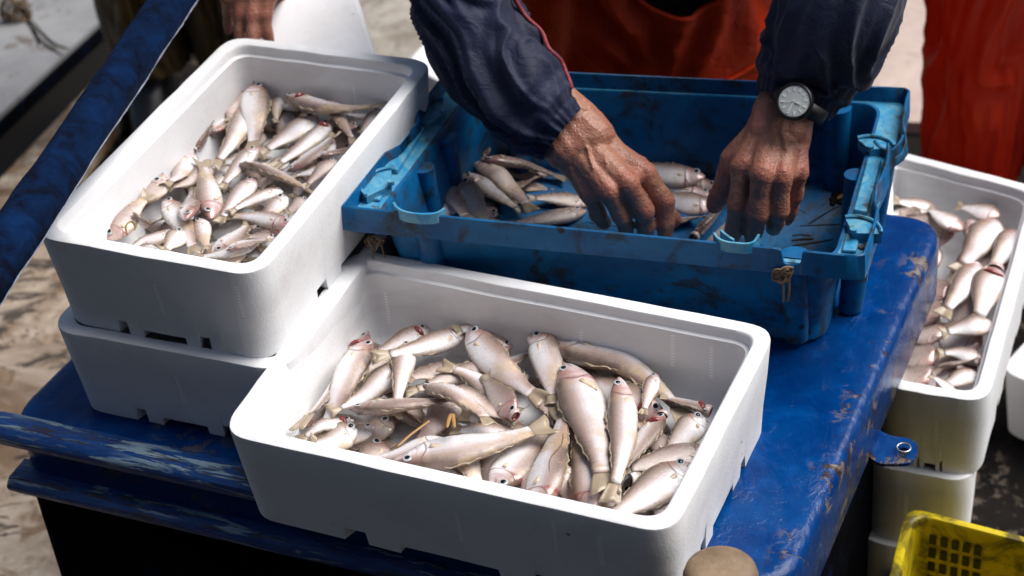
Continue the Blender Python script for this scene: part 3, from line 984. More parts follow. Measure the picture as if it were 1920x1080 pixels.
def pad(pix, z0, z1, mat=LEDGE, name='rim_pad', wd=.003):
    P_ = [atc(x, y, z1) for x, y in pix]; o = mk(name, *loft([[p-V((0, 0, z1-z0)) for p in P_], P_]), mat, crate, smooth=False); bevel(o, wd, 3); return o


pad([(718, 312), (745, 318), (800, 232), (776, 222)], .9066, .9175, name='handle_pad')
pad([(1600, 392), (1626, 396), (1653, 298), (1626, 295)], .9066, .9175, name='handle_pad')
pad([(670, 368), (712, 374), (722, 356), (690, 352)], .9066, .9125)
pad([(1578, 468), (1606, 470), (1613, 438), (1586, 436)], .9066, .9125)
pad([(1655, 195), (1692, 197), (1698, 180), (1660, 178)], .9066, .9125)


def lipstrip(pix, z, hh=.011, th=.0016, name='stacking_lip', mat=None):
    P_ = [V(p) for p in smooth_path([tuple(atc(x, y, z)) for x, y in pix], 24)]; F_ = frames(P_); r_ = []
    for p, (t, a, b) in zip(P_, F_):
        s_ = V((-t.y, t.x, 0)).normalized()*th; r_.append([p-s_-V((0, 0, hh)), p+s_-V((0, 0, hh)), p+s_, p-s_])
    return mk(name, *loft(r_), mat or LEDGE, crate, smooth=False)


lipstrip([(738, 379), (744, 388), (756, 395), (774, 399), (800, 401), (820, 398), (833, 390)], .936, .016)
lipstrip([(1339, 436), (1347, 446), (1360, 452), (1380, 455), (1402, 456), (1415, 451), (1423, 439)], .936, .016)
lipstrip([(1352, 431), (1362, 440), (1376, 449)], .934, .012)
lipstrip([(1640, 262), (1652, 276), (1672, 280), (1690, 262), (1694, 246)], .925, .03, mat=CRATE, name='side_hook')


def tangle(cx, cy, z, r, n, name, label, grp, hang=None, drop=.03, mat=None, thick=.0013, seed=1):
    rs = random.Random(seed); c = (at if z < .5 else atc)(cx, cy, z); parts = []
    for k in range(n):
        pts = []; a0 = rs.uniform(0, 6)
        for j in range(7):
            a = a0+j*.9; pts.append(c+V((math.cos(a)*r*rs.uniform(.5, 1), math.sin(a)*r*.45*rs.uniform(.5, 1), rs.uniform(-1, 1)*r*.8)))
        parts.append(tube(pts, thick*rs.uniform(.7, 1.2), 5, 26))
    if hang:
        for hx in hang: parts.append(tube([c+V((hx, 0, 0)), c+V((hx*1.3, -.004, -drop*.5)), c+V((hx*.9, -.003, -drop))], thick*.9, 5, 10))
    o = mk(name, *join(*parts), mat or TWINE); return tag(o, label, 'twine', grp)


tangle(1468, 512, .893, .015, 8, 'twine_knot', 'brown twine knotted round the notch in the front rim of the blue crate', 'bits of twine on the blue crate', (0, .006), .045, thick=.0018)
tangle(1622, 468, .905, .010, 6, 'twine_knot', 'small twine knot at the front right corner of the blue crate, one end hanging down', 'bits of twine on the blue crate', (.002,), .05, thick=.0016, seed=3)
tangle(702, 452, .86, .014, 4, 'twine_knot', 'thin dark twine loops hanging under the left corner of the blue crate', 'bits of twine on the blue crate', (-.004, .008), .05, thick=.0011, seed=5)


def strand(pix, z, wd, label, mat=WEED, grp='weed strands lying in the blue crate', name='weed_strand', lift=0.):
    P_ = [V(p) for p in smooth_path([tuple((atc if z < FZ+.01 and z > .7 else at)(x, y, z)) for x, y in pix], 14)]; F_ = frames(P_); r_ = []
    for i, (p, (t, a, b)) in enumerate(zip(P_, F_)):
        s_ = V((-t.y, t.x, 0)).normalized()*wd*(.35+.65*math.sin(math.pi*(i+.8)/16))*(1+.3*mn.noise(p*60)); u_ = V((0, 0, 1))
        r_.append([p-s_, p+u_*.0002-s_*.6, p+u_*.0022, p+s_*.6+u_*.0002, p+s_])
    return tag(mk(name, *loft(r_), mat), label, 'seaweed', grp)


S = [([(1500, 425), (1540, 423), (1575, 422)], .0022, 'straight dark weed blade on the crate floor right of the watch hand'),
     ([(1516, 421), (1550, 400), (1600, 372)], .0035, 'thick dark weed stalk slanting towards the right wall of the crate'),
     ([(1548, 350), (1580, 364), (1612, 372)], .009, 'broad clump blade of black weed against the right wall of the crate'),
     ([(1540, 343), (1570, 356), (1606, 350)], .008, 'black weed leaf at the top of the clump by the right wall of the crate'),
     ([(1488, 400), (1500, 396), (1512, 402)], .0022, 'short hooked dark weed piece just right of the little finger'),
     ([(1484, 452), (1505, 449), (1525, 449)], .002, 'short weed dash, lower one of the two near the front rim notch'),
     ([(1486, 443), (1503, 441), (1520, 443)], .002, 'short weed dash, upper one of the two near the front rim notch'),
     ([(1486, 462), (1525, 456), (1562, 450)], .001, 'thin weed thread below the two dashes near the rim notch'),
     ([(1533, 370), (1560, 368), (1580, 364)], .0013, 'thin weed thread left of the black clump'),
     ([(1315, 326), (1350, 328), (1375, 334)], .0022, 'dark weed blade behind the fish under the right palm'),
     ([(1330, 345), (1352, 350), (1372, 345)], .003, 'dark weed curl between the two hands'),
     ([(1022, 346), (1044, 356), (1065, 368)], .0018, 'dark weed blade on the bare floor left of the right hand'),
     ([(965, 348), (980, 344), (992, 350)], .002, 'small dark weed bit between the left-hand fish and the right hand'),
     ([(1098, 418), (1140, 424), (1190, 428)], .0012, 'thin curly weed thread in front of the right fingertips')]
for px_, wd, lb in S: strand(px_, FZ+.002, wd*1.5, lb)
for a, b in (([(1560, 385), (1572, 360), (1600, 345)], 'black weed blade crossing the clump by the right wall upwards'), ([(1590, 395), (1600, 375), (1612, 350)], 'black weed blade nearest the right wall of the crate'), ([(1555, 372), (1585, 380), (1608, 384)], 'lowest black weed blade of the clump by the right wall')):
    strand(a, FZ+.005, .007, b)
strand([(1570, 372), (1590, 362), (1606, 366)], FZ+.006, .0045, 'amber leaf of weed lying on the black clump', WEEDO)
# ------------------------------------------------------------------ yellow crate, mallet handle, hose, panel
YZ = .42
YQ = [at(1640, 1190, YZ), at(2010, 1290, YZ), at(2010, 1028, YZ), at(1700, 948, YZ)]
yo = empty('yellow_crate', V(((YQ[0].x+YQ[2].x)/2, (YQ[0].y+YQ[2].y)/2, 0)), 'dirty yellow plastic crate with slotted walls in the lower right corner', 'crate')


def yr(d, z, r=.03): return ring([V(p[:2]) for p in YQ], d, r, z, 5)


rg = [yr(.045, .02), yr(.04, .024), yr(.014, YZ-.012), yr(.0135, YZ-.002), yr(.012, YZ), yr(.002, YZ), yr(0, YZ-.002), yr(0, YZ-.022), yr(.006, YZ-.022), yr(.034, .012)]
vs, fs = loft(rg); sharp(mk('shell', vs, fs, YELC, yo), 45)
for r_ in range(5):
    for k in range(5):
        c0 = at(1749+k*21-r_*1.5, 1012+k*5.2+r_*25, YZ-.06-r_*.02)
        fwd = (YQ[2]-YQ[3]).normalized(); nr = V((-fwd.y, fwd.x, 0))
        # stand each slot on the inner face of the back wall
        wl = YQ[3]-nr*(.014+(YZ-c0.z)*.068)+V((0, 0, 0)); p = cross2(c0, V((c0.x, c0.y, 0)).normalized(), wl, fwd); dd = c0-O
        # ray from the camera through the slot centre meets the wall
        t = ((wl-O).dot(nr))/dd.dot(nr); q_ = O+dd*t-nr*.001
        mk('slot', *join(boxv((-.0052, -.0006, -.0085), (.0052, .0012, .0085), Matrix.Translation(q_) @ Matrix((fwd, nr, V((0, 0, 1)))).transposed().to_4x4())), BLK, yo, smooth=False)
pc = at(1708, 1075, .25)
rg = []
for r_, z in ((.025, -.23), (.028, -.05), (.028, 0), (.026, .006), (.022, .008), (.006, .006)):
    rg.append([pc+V((math.cos(a)*r_, math.sin(a)*r_, z)) for a in [2*math.pi*j/24 for j in range(24)]])
tag(sharp(mk('plastic_pot', *loft(rg), FOAM2)), 'round whitish plastic pot standing inside the yellow crate', 'pot')

KW = M('weathered_wood', Roughness=.6)
kc = KW.co(scale=(1, 1, .12)); kn = KW.noise(60, 6, .65, kc, .5)
KW.set('Base_Color', KW.mix(KW.ramp(KW.noise(20, 5, .6), (.4, 0.), (.65, .8)), KW.mix(kn, (.16, .10, .055), (.34, .24, .15)), (.12, .075, .04))); KW.set('Normal', KW.bump(kn, .0015, .8))
kz = .86; kc_ = at(1351, 1066, kz); rg = []
for r_, z in ((.036, -.86), (.038, -.3), (.040, -.06), (.0425, -.03), (.0425, -.012), (.040, -.003), (.033, .001), (.018, .002), (.004, .002)):
    rg.append([kc_+V((math.cos(a)*r_*(1+.03*mn.noise(V((math.cos(a)*2, math.sin(a)*2, z*20)))), math.sin(a)*r_, z)) for a in [2*math.pi*j/40 for j in range(40)]])
tag(mk('wooden_post', *loft(rg), KW), 'round topped worn wooden post standing just in front of the nearest white box', 'post')

hp = [at(-190, 765, 1.13), at(8, 470, 1.13), at(324, 0, 1.13), at(480, -232, 1.13)]
hp = [V(p) for p in smooth_path([tuple(p) for p in hp], 160)]; F_ = frames(hp); rg = []
for i, (p, (t, a, b)) in enumerate(zip(hp, F_)):
    r_ = []
    for j in range(40):
        an = 2*math.pi*j/40; q_ = V((i*.16, math.cos(an)*1.6, math.sin(an)*1.6))
        rr = .0305*(1+.07*mn.noise(q_*.8)+.035*mn.noise(q_*3))
        r_.append(p+(a*math.cos(an)+b*math.sin(an))*rr)
    rg.append(r_)
rail_ = tag(mk('padded_rail', *loft(rg), VELV), 'thick rail wrapped in dark blue fleece slanting across the upper left', 'rail')

SEAM = cloth('frayed_fleece_seam', (.10, .13, .20), (.30, .33, .40), .9)
ed = []
for i, r_ in enumerate(rg[10:150]):
    k_ = max(range(40), key=lambda j: (r_[j]-hp[i+10]).dot((RT*.86-UP*.5).normalized())); ed.append(r_[k_]*1.0)
for _ in range(2): ed = [sum(ed[max(0, i-2):i+3], V())/len(ed[max(0, i-2):i+3]) for i in range(len(ed))]
mk('seam', *tube([p+V((.0008*mn.noise(p*90), .0008*mn.noise(p*90+V((4, 4, 4))), 0)) for p in ed], .0016, 6, None, lambda u: .0013+.0012*abs(mn.noise(V((u*60, 0, 0))))), SEAM, rail_)

WHITEP = deck2_mat('greyed_white_paint', (.20, .20, .205), (.27, .27, .27), (.10, .08, .06), 3)
loc = empty('white_locker', at(0, 0, 0)+V((0, 0, 0)), 'off-white locker top with a black rubber edge in the upper left corner', 'locker')
LZ = .035
lp = [at(x, y, LZ) for x, y in ((-500, 690), (0, 214), (262, -30), (420, -180), (-300, -400), (-900, 200))]
o = mk('locker_top', *prism(lp, LZ-.02, LZ), WHITEP, loc, smooth=False)
rub = [V(p) for p in smooth_path([tuple(at(x, y, LZ)) for x, y in ((-500, 700), (0, 224), (262, -20), (420, -170))], 12)]
r2_ = [p+V((.010, -.010, 0)) for p in rub]
o = mk('rubber_edge', *loft([[a-V((0, 0, .034)), b-V((0, 0, .034)), b, a] for a, b in zip(rub, r2_)]), SHADE_RUBBER, loc, smooth=False)
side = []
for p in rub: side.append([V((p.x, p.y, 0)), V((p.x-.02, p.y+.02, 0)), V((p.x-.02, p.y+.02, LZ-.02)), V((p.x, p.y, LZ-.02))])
mk('locker_side', *loft(side), SHADE_RUBBER, loc, smooth=False)
pl = [at(x, y, .05) for x, y in ((-420, 760), (0, 330), (120, 205), (240, 80), (330, -40), (395, -40), (290, 130), (170, 290), (60, 430), (-360, 900))]
side = prism(pl, .0, .05)
o = tag(bevel(mk('timber_sill', *side, OCHRE, smooth=False), .01), 'ochre stained rough timber sill between the locker and the blue padded rail', 'sill')
rs = random.Random(4)
for k, pxs in enumerate((((48, 22), (70, 70), (118, 104)), ((40, 30), (66, 60), (72, 86)), ((60, 40), (95, 78), (130, 92)))):
    strand(pxs, LZ+.0015, .005, ('long brown twig curving across the off-white locker top', 'shorter brown twig left of the long one on the locker top', 'thin brown twig ending nearest the rubber edge of the locker')[k], WEED, 'twigs on the locker', 'twig')
# net heap in the far corner
tangle(30, 20, LZ+.03, .05, 9, 'net_heap', 'dark tangled netting in the top left corner on the locker', None, mat=TWINE, thick=.004, seed=9)
# ------------------------------------------------------------------ fish in the front box
def inner(q, d): return offq(q, d)


FL = 'fish in the nearest white box'
p1 = Pile(inner(FQ, .030), .90-H+.022, .93)
def F(h, t, W, s=1, roll=0, bend=0, kind=0, lab='', **k): return fish(p1, h, t, W, s, roll, bend, kind, lab, FL, **k)


under = [((620, 700), (690, 640)), ((600, 860), (780, 900)), ((760, 930), (930, 900)), ((900, 985), (1080, 960)), ((1090, 1010), (1240, 960)), ((1250, 940), (1180, 860)), ((840, 860), (1000, 900)),
         ((700, 800), (840, 720)), ((900, 700), (1040, 720)), ((1050, 860), (1200, 820)), ((1180, 770), (1050, 730)), ((730, 760), (900, 830)), ((1010, 840), (860, 770)), ((620, 780), (760, 850)), ((1130, 900), (990, 870)), ((1160, 840), (1260, 800)), ((800, 900), (960, 850)), ((1000, 930), (1140, 900))]
pos_ = ['under the back left', 'low at the front left corner', 'along the front wall left of centre', 'along the front wall at centre', 'along the front wall right of centre', 'beside the right wall', 'low in the centre', 'under the left heads', 'under the back fish', 'under the right centre',
        'under the back right', 'under the left centre', 'in the middle of the pile', 'close to the left wall', 'under the big central fish', 'under the right heads', 'behind the front wall', 'under the front tails']
for k_, ((h_, t_), s_) in enumerate(zip(under, pos_)): F(h_, t_, 58, 1, 8, 0, k_ % 2, 'mostly buried fish %s of the nearest box' % s_)  # every other buried fish darker skinned, standing in for shadow in the gaps
for k_, ((h_, t_), s_) in enumerate(zip(under, pos_)):
    m_ = ((h_[0]+t_[0])/2, (h_[1]+t_[1])/2); dx, dy = (t_[0]-h_[0])/2, (t_[1]-h_[1])/2
    if m_[1]-.2*m_[0] > 560: F((m_[0]+dy*1.2, m_[1]-dx*.6), (m_[0]-dy*1.2, m_[1]+dx*.6), 58, 1, 8, 0, k_ % 2, 'second buried fish across the one %s, nearest box' % s_)
p1.z0 += .024
# the slim ones that fill the gaps between the larger fish
X = [((600, 772), (690, 700), 'left, third from the wall'), ((740, 652), (640, 722), 'left, second row from the back'), ((700, 742), (800, 690), 'in the left middle'), ((700, 800), (615, 842), 'near the front left corner'), ((960, 770), (860, 832), 'just behind the foreground fish'),
     ((1060, 832), (1120, 760), 'below the spread tail'), ((1205, 905), (1150, 800), 'right of the slim upright fish'), ((1262, 852), (1195, 790), 'under the gilled fish at right'), ((930, 692), (1012, 650), 'between the two head-up fish'), ((1120, 722), (1205, 690), 'below the largest fish'),
     ((556, 800), (645, 740), 'beside the left wall'), ((790, 852), (700, 882), 'in front of the rounded fish'), ((1232, 955), (1180, 880), 'left of the fish facing right'), ((990, 702), (900, 742), 'at the very centre'), ((842, 640), (760, 668), 'at the back, left of centre'), ((1150, 760), (1090, 840), 'beside the big central fish')]
for k_, (h_, t_, s_) in enumerate(X): F(h_, t_, 42, 1, 10, 0, k_ % 3 == 1, 'slim fish in the nearest box, '+s_)
# visible ones, from the bottom up
F((690, 622), (548, 810), 52, -1, 10, -8, 0, 'long pale fish lying head up along the left wall, nearest box', gill=True)
F((812, 608), (690, 668), 46, 1, 20, 0, 0, 'fish at the back left, red gilled head pointing to the back wall, nearest box', gill=True)
F((700, 655), (585, 790), 56, -1, 0, 4, 0, 'broad pale fish beside the one along the left wall')
F((770, 690), (606, 742), 46, 1, 5, 4, 0, 'fish whose tail points left between the leftmost fish and the heap')
F((655, 745), (556, 812), 44, 1, 0, 0, 0, 'small fish with bright red gills by the left wall near the front corner', gill=True)
F((672, 822), (575, 806), 58, 1, 0, -4, 0, 'pale round belly showing just behind the front rim at far left')
F((770, 655), (734, 760), 46, 1, 15, 0, 0, 'upright pale fish with its tail down in the left part of the heap')
F((876, 700), (752, 706), 46, 1, 10, 12, 1, 'tan fish with a notched tail pointing left in the middle of the heap')
F((968, 700), (745, 712), 40, 1, 25, 14, 1, 'slim tan fish with frayed tail to the left, behind the centre')
F((656, 778), (890, 752), 48, 1, 25, 6, 1, 'dusky fish with large dark eye facing left, left of centre')
F((835, 735), (975, 800), 46, -1, 0, 0, 0, 'grey-white fish half hidden under the head-up fish left of centre')
F((970, 796), (840, 772), 52, 1, 0, 0, 0, 'silvery flank showing between the long front fish and the centre')
F((960, 775), (822, 698), 52, -1, 0, 10, 0, 'white bellied fish with a dark spot in the centre of the box')
F((895, 618), (694, 680), 50, 1, 10, -8, 0, 'long pale fish lying over the back of the heap, tail at the left')
F((992, 604), (850, 640), 46, 1, 20, 4, 0, 'reddish headed fish lying along the back wall, snout to the right')
F((1248, 778), (1082, 684), 66, 1, 12, -12, 0, 'white fish with bloodshot eye under the big fish at the back right', gill=True)
F((1028, 620), (1300, 800), 72, 1, 8, -34, 0, 'largest fish, curving along the back right wall with tail fanned out', spread=1.4)
F((1230, 700), (1205, 780), 30, 1, 0, 0, 0, 'small pink snout peeping out behind the largest fish')
F((1330, 772), (1235, 742), 62, -1, 15, 0, 0, 'gutted looking pink headed fish in the far right corner of the nearest box', gill=True, mouth=True)
F((1320, 800), (1240, 860), 54, 1, 0, 0, 0, 'pale fish under the pink head by the right wall')
F((1340, 845), (1150, 878), 62, 1, 15, -8, 1, 'tan backed fish lying crosswise beside the right wall')
F((1010, 745), (1052, 800), 44, 1, 30, 0, 1, 'brownish fish wedged below the upright fish at centre back')
F((985, 935), (1040, 800), 46, 1, 10, 5, 1, 'narrow grey fish standing tail up just left of the front centre')
F((925, 920), (1035, 788), 72, 1, 0, 8, 0, 'broad white belly fish with brown tail up, behind the front rim at centre')
F((1000, 975), (1065, 752), 66, 1, 0, 6, 0, 'pale fish head down behind the front rim with its spread tail up at centre', spread=1.8)
F((1110, 975), (1068, 775), 60, -1, 0, 4, 0, 'pale fish head down right of the spread tail')
F((1245, 775), (1150, 905), 46, -1, 25, 4, 0, 'slender white fish with dark red open gills right of centre', gill=True, mouth=True)
F((1160, 706), (1140, 955), 56, 1, 8, -14, 0, 'slim upright fish with pointed snout up, right of the big central fish')
F((966, 780), (905, 700), 50, 1, 35, 0, 1, 'open mouthed fish with its round face turned to the camera in the centre', mouth=True)
F((1007, 606), (1040, 762), 60, -1, 5, -6, 0, 'plump fish lying head up against the back wall at centre')
F((880, 612), (1026, 758), 58, -1, 5, 10, 0, 'plump fish whose head leans on the back wall, sloping down to the centre')
F((1240, 980), (1290, 900), 44, 1, 0, 0, 0, 'sliver of a fish between the right wall and the fish facing right')
F((1056, 668), (1136, 938), 78, 1, 4, -16, 0, 'big central fish lying head up with a clear round eye')
F((1296, 868), (1120, 985), 74, 1, 0, -6, 0, 'deep bodied fish facing right in the front right corner')
F((792, 716), (925, 808), 54, 1, 15, -8, 0, 'fish with a dark eye leaning head up, left of the centre')
F((835, 800), (660, 842), 56, -1, 0, 8, 0, 'rounded fish pointing right just above the foreground fish')
F((738, 856), (1042, 796), 74, 1, 0, 12, 0, 'longest foreground fish lying parallel to the front rim, head left', spread=1.2)
# ------------------------------------------------------------------ fish in the stacked box
gs[0] = 1.1
LL = 'fish in the upper stacked white box'
p2 = Pile(inner(LQ, .027), 1.044-H+.022, 1.07)
def lc(p): return (p[0]/2.348+160, p[1]/2.348+60)
def L(h, t, W, s=1, roll=0, bend=0, kind=0, lab='', **k): return fish(p2, lc(h), lc(t), W/2.348, s, roll, bend/2.348, kind, lab+', upper stacked box', LL, **k)


under = [((150, 960), (350, 1000)), ((400, 1040), (640, 1060)), ((260, 820), (420, 940)), ((520, 980), (760, 1000)), ((420, 760), (560, 920)), ((640, 880), (800, 960)), ((560, 720), (720, 820)), ((860, 760), (700, 880)), ((480, 600), (640, 700)), ((700, 600), (860, 700)),
         ((860, 640), (1010, 720)), ((620, 470), (800, 560)), ((900, 500), (1080, 560)), ((1060, 600), (900, 560)), ((760, 420), (960, 440)), ((1150, 430), (1030, 520)), ((1100, 340), (1260, 400)), ((900, 340), (1040, 400)), ((640, 360), (700, 520)), ((420, 560), (480, 740))]
pos_ = ['at the front left', 'along the front wall', 'left of the front', 'at the front right', 'near the front centre', 'near the front right', 'just before the middle', 'beside the right wall', 'left of the middle', 'right of the middle', 'under the fish on the right wall',
        'at the centre back', 'at the right back', 'near the right wall', 'below the back fish', 'near the far right', 'in the far right corner', 'under the back heads', 'by the far left wall', 'by the left wall']
for k_, ((h_, t_), s_) in enumerate(zip(under, pos_)): L(h_, t_, 95, 1, 8, 0, k_ % 2, 'mostly buried fish %s' % s_, parts=False)  # alternate darker skins here too deepen the shadowed gaps by colour
for k_, ((h_, t_), s_) in enumerate(zip(under, pos_)):
    m_ = ((h_[0]+t_[0])/2, (h_[1]+t_[1])/2); dx, dy = (t_[0]-h_[0])/2, (t_[1]-h_[1])/2
    L((m_[0]+dy+18, m_[1]-dx*.8), (m_[0]-dy+18, m_[1]+dx*.8), 88, 1, 8, 0, k_ % 2, 'second buried fish across the one %s' % s_)
p2.z0 += .034
X = [((70, 870), (190, 800), 'in the near left corner'), ((225, 790), (320, 690), 'beside the left wall, near end'), ((300, 690), (400, 600), 'beside the left wall, middle'), ((540, 450), (600, 330), 'beside the left wall, far end'), ((660, 250), (760, 330), 'behind the upright fish'),
     ((950, 310), (850, 330), 'below the red head at the far end'), ((1210, 330), (1100, 300), 'near the far wall, right of middle'), ((1190, 420), (1080, 380), 'far right'), ((620, 640), (520, 740), 'just left of the middle'), ((880, 560), (780, 640), 'just right of the middle'), ((700, 960), (590, 1010), 'at the front wall'), ((300, 960), (420, 1010), 'at the front wall, left half')]
for k_, (h_, t_, s_) in enumerate(X): L(h_, t_, 74, 1, 10, 0, k_ % 3 == 1, 'slim fish '+s_)
L((602, 200), (640, 400), 82, 1, 20, 0, 1, 'grey brown fish head leaning up the left wall at the far end')
L((480, 520), (540, 400), 62, 1, 60, 0, 1, 'small fish facing the camera nose on beside the left wall', mouth=True)
L((310, 615), (360, 720), 60, 1, 30, 0, 1, 'pink snouted fish at the left wall')
L((860, 262), (838, 400), 62, 1, 30, 0, 0, 'small pink finned fish under the long fish at the far end')
L((1300, 380), (1130, 350), 58, 1, 0, 0, 0, 'white fish lying crosswise below the long arched fish')
L((1310, 320), (1210, 450), 54, 1, 20, 0, 0, 'pinkish fish close to the far right wall')
L((1020, 372), (750, 540), 120, 1, 5, -16, 0, 'broad yellowish fish lying right of the upright fish')
L((1090, 470), (1010, 640), 60, 1, 10, 0, 0, 'pale fish pinned below the crossing fish at the right wall')
L((345, 660), (170, 790), 118, 1, 5, -12, 1, 'brown broad fish against the left wall near the front')
L((80, 885), (310, 770), 112, -1, 5, 10, 1, 'light brown fish with reddish snout in the front left corner')
L((226, 868), (350, 815), 48, 1, 30, 0, 1, 'small brown fish with a bright eye at the front left')
L((760, 540), (590, 575), 90, 1, 5, 0, 0, 'white fish with a black spot in the middle')
L((560, 590), (360, 735), 78, 1, 10, 12, 1, 'tan fish with its tail to the lower left, centre left')
L((445, 500), (355, 745), 100, 1, 0, -18, 0, 'pale fish leaning down the left wall from mid box')
L((710, 325), (545, 600), 96, 1, 5, -30, 0, 'curved white fish in front of the leaning head')
L((748, 208), (735, 530), 122, -1, 0, -10, 0, 'upright deep bodied fish with a twig at its mouth')
L((1084, 392), (800, 605), 84, 1, 0, -8, 0, 'fish with blood stained head pointing up right', gill=True)
L((885, 612), (1105, 440), 84, 1, 5, 8, 0, 'fish with its eye at the lower left, right of the middle')
L((1028, 572), (1210, 490), 72, 1, 5, 4, 0, 'dark nosed fish against the right wall')
L((1062, 280), (1195, 500), 78, 1, 20, 4, 0, 'straight pale fish crossing below the long arched fish')
L((880, 282), (1360, 290), 100, 1, 8, 44, 0, 'long arched fish with a red head along the far wall', gill=True)
L((1080, 600), (900, 640), 66, 1, 0, 0, 0, 'white fish low at the right wall')
L((1110, 590), (960, 700), 60, 1, 10, 0, 1, 'tan tailed fish near the right wall')
L((752, 640), (580, 845), 92, 1, 0, 8, 0, 'plain white fish below the pointed fish at the middle')
L((765, 520), (590, 700), 84, 1, 10, 0, 0, 'pinkish white fish at the centre')
L((870, 700), (630, 810), 62, 1, 10, 12, 0, 'yellowish tailed fish right of the middle front')
L((880, 720), (770, 850), 92, 1, 0, 0, 0, 'short white fish by the right wall near the front')
L((975, 735), (880, 800), 60, 1, 30, 0, 1, 'dark spotted brown snout at the right wall')
L((560, 970), (730, 830), 104, 1, 0, 8, 0, 'broad pinkish fish near the front right')
L((830, 905), (700, 900), 56, 1, 15, 0, 1, 'dusky fish beside the right wall near the front')
L((505, 820), (540, 960), 82, 1, 10, 0, 0, 'white fish standing on its tail near the front centre')
L((410, 885), (160, 925), 76, 1, 0, -6, 0, 'long white belly along the front left')
L((345, 745), (480, 985), 98, -1, 5, -22, 0, 'curved fish hanging over the front left fish')
L((430, 878), (345, 965), 84, 1, 20, 0, 0, 'white faced fish looking out at the front', )
L((440, 828), (480, 660), 100, 1, 15, 0, 0, 'fish with face pointing down, left one of the two in the middle')
L((552, 822), (508, 560), 112, -1, 10, 10, 0, 'fish with face pointing down, right one of the two in the middle')
L((678, 578), (1020, 712), 84, 1, 18, -12, 0, 'brown nosed fish pointing left on top at the middle')
L((905, 855), (590, 815), 76, 1, 4, 20, 0, 'smooth white fish lying on the heap beside the right wall')
L((760, 925), (470, 990), 62, 1, 5, -6, 0, 'slim fish along the front wall right of centre')
L((630, 1015), (830, 925), 62, 1, 10, 8, 0, 'small headed fish in the front right corner')
strand([(475, 155), (487, 145), (486, 118), (478, 113), (471, 125)], .985, .0022, 'bent brown weed stalk sticking up from a fish mouth in the upper stacked box', TWINE, 'weed scraps on the fish')
strand([(612, 137), (622, 128), (634, 116)], 1.005, .0045, 'dark leaf scrap stuck on the far wall inside the upper stacked box', WEED, 'weed scraps on the fish')
strand([(238, 440), (236, 424), (247, 416), (254, 424), (252, 432)], 1.0, .002, 'olive weed curl on the front left fish of the upper stacked box', WEEDY, 'weed scraps on the fish')

# ------------------------------------------------------------------ fish in the blue crate
gs[0] = 1.15
BL = 'fish in the blue crate'
p3 = Pile([V(p[:2]) for p in (cr(.084, .08, 0), cr(.916, .08, 0), cr(.916, .93, 0), cr(.084, .93, 0))], FZ, .96, lambda p: TILT*(1-cu_(p)))
def B(h, t, W, s=1, roll=0, bend=0, kind=1, lab='', **k): return fish(p3, h, t, W, s, roll, bend, kind, lab, BL, **k)


B((900, 345), (1010, 390), 34, 1, 10, 0, 1, 'dusky fish underneath the left heap in the blue crate')
B((860, 400), (960, 420), 34, 1, 10, 0, 1, 'half hidden fish at the front of the left heap in the blue crate')
B((1030, 300), (925, 275), 34, 1, 10, 0, 1, 'fish along the back of the left heap in the blue crate')
B((850, 380), (930, 330), 40, 1, 10, 0, 1, 'dusky fish buried deepest in the left heap of the blue crate')
B((930, 405), (850, 350), 40, 1, 10, 0, 0, 'fish buried slantwise in the left heap of the blue crate')
B((960, 330), (1040, 360), 40, 1, 10, 0, 1, 'fish buried at the right end of the left heap')
B((930, 370), (1010, 330), 40, 1, 10, 0, 1, 'fish buried crosswise at the right end of the left heap')
p3.q = [V(p[:2]) for p in (cr(.066, .05, 0), cr(.934, .05, 0), cr(.934, .95, 0), cr(.066, .95, 0))]
p3.slope = lambda p: TILT*(1-cu_(p))+.034*max(0, min(1, (.40-cu_(p))/.18))
gs[0] = 1.35
B((812, 366), (842, 425), 36, 1, 10, 0, 0, 'pale fish nearest the left wall of the blue crate')
B((905, 300), (918, 228), 34, 1, 30, 0, 1, 'fish with a fanned tail standing up at the back left of the blue crate', spread=2.2)
B((1110, 385), (985, 372), 30, 1, 15, 4, 1, 'small brown fish just left of the right hand')
B((1098, 388), (940, 422), 34, 1, 5, -4, 1, 'dark grey fish pointing at the right hand from the left')
B((828, 316), (885, 422), 38, -1, 5, 8, 1, 'grey fish leaning head up at the left wall of the blue crate')
B((868, 338), (925, 425), 40, -1, 5, 6, 1, 'yellowish fish second in the row at the left wall')
B((872, 330), (985, 398), 34, 1, 5, 4, 0, 'pink grey fish crossing the left heap')
B((884, 302), (1000, 396), 38, 1, 10, -8, 1, 'brownish fish uppermost in the middle of the left heap')
B((900, 296), (1062, 340), 38, 1, 10, -6, 1, 'long grey fish at the back of the left heap')
gs[0] = 1.2
B((1348, 352), (1190, 325), 34, 1, 10, 0, 0, 'pale fish below the other two behind the right hand')
B((1342, 384), (1215, 352), 46, 1, 5, -8, 0, 'pale violet fish lying between the two hands')
B((1340, 350), (1150, 292), 36, 1, 10, -10, 0, 'silvery fish with a bright eye pointing at the left hand')
B((1322, 330), (1150, 284), 46, 1, 5, -16, 0, 'deep silvery fish uppermost behind the right hand')
B((1300, 446), (1372, 372), 44, 1, 40, 0, 1, 'gaping fish facing the camera between both hands', mouth=True, lift=.004)
B((1240, 425), (1330, 405), 36, 1, 10, 0, 0, 'small pale fish beneath the gaping fish')
B((1312, 452), (1385, 372), 40, 1, 10, 0, 0, 'whitish fish pinched by the left hand of the fisherman')
# ------------------------------------------------------------------ fish in the background boxes
RL = 'fish in the background boxes'
gs[0] = 1.3
p4 = Pile([V(p[:2]) for p in offq(RQ, .024)], RZ-.055, RZ-.004)
def R(h, t, W, s=1, roll=0, bend=0, kind=0, lab='', **k): return fish(p4, h, t, W, s, roll, bend, kind, lab+', box behind the hatch', RL, parts=False, **k)


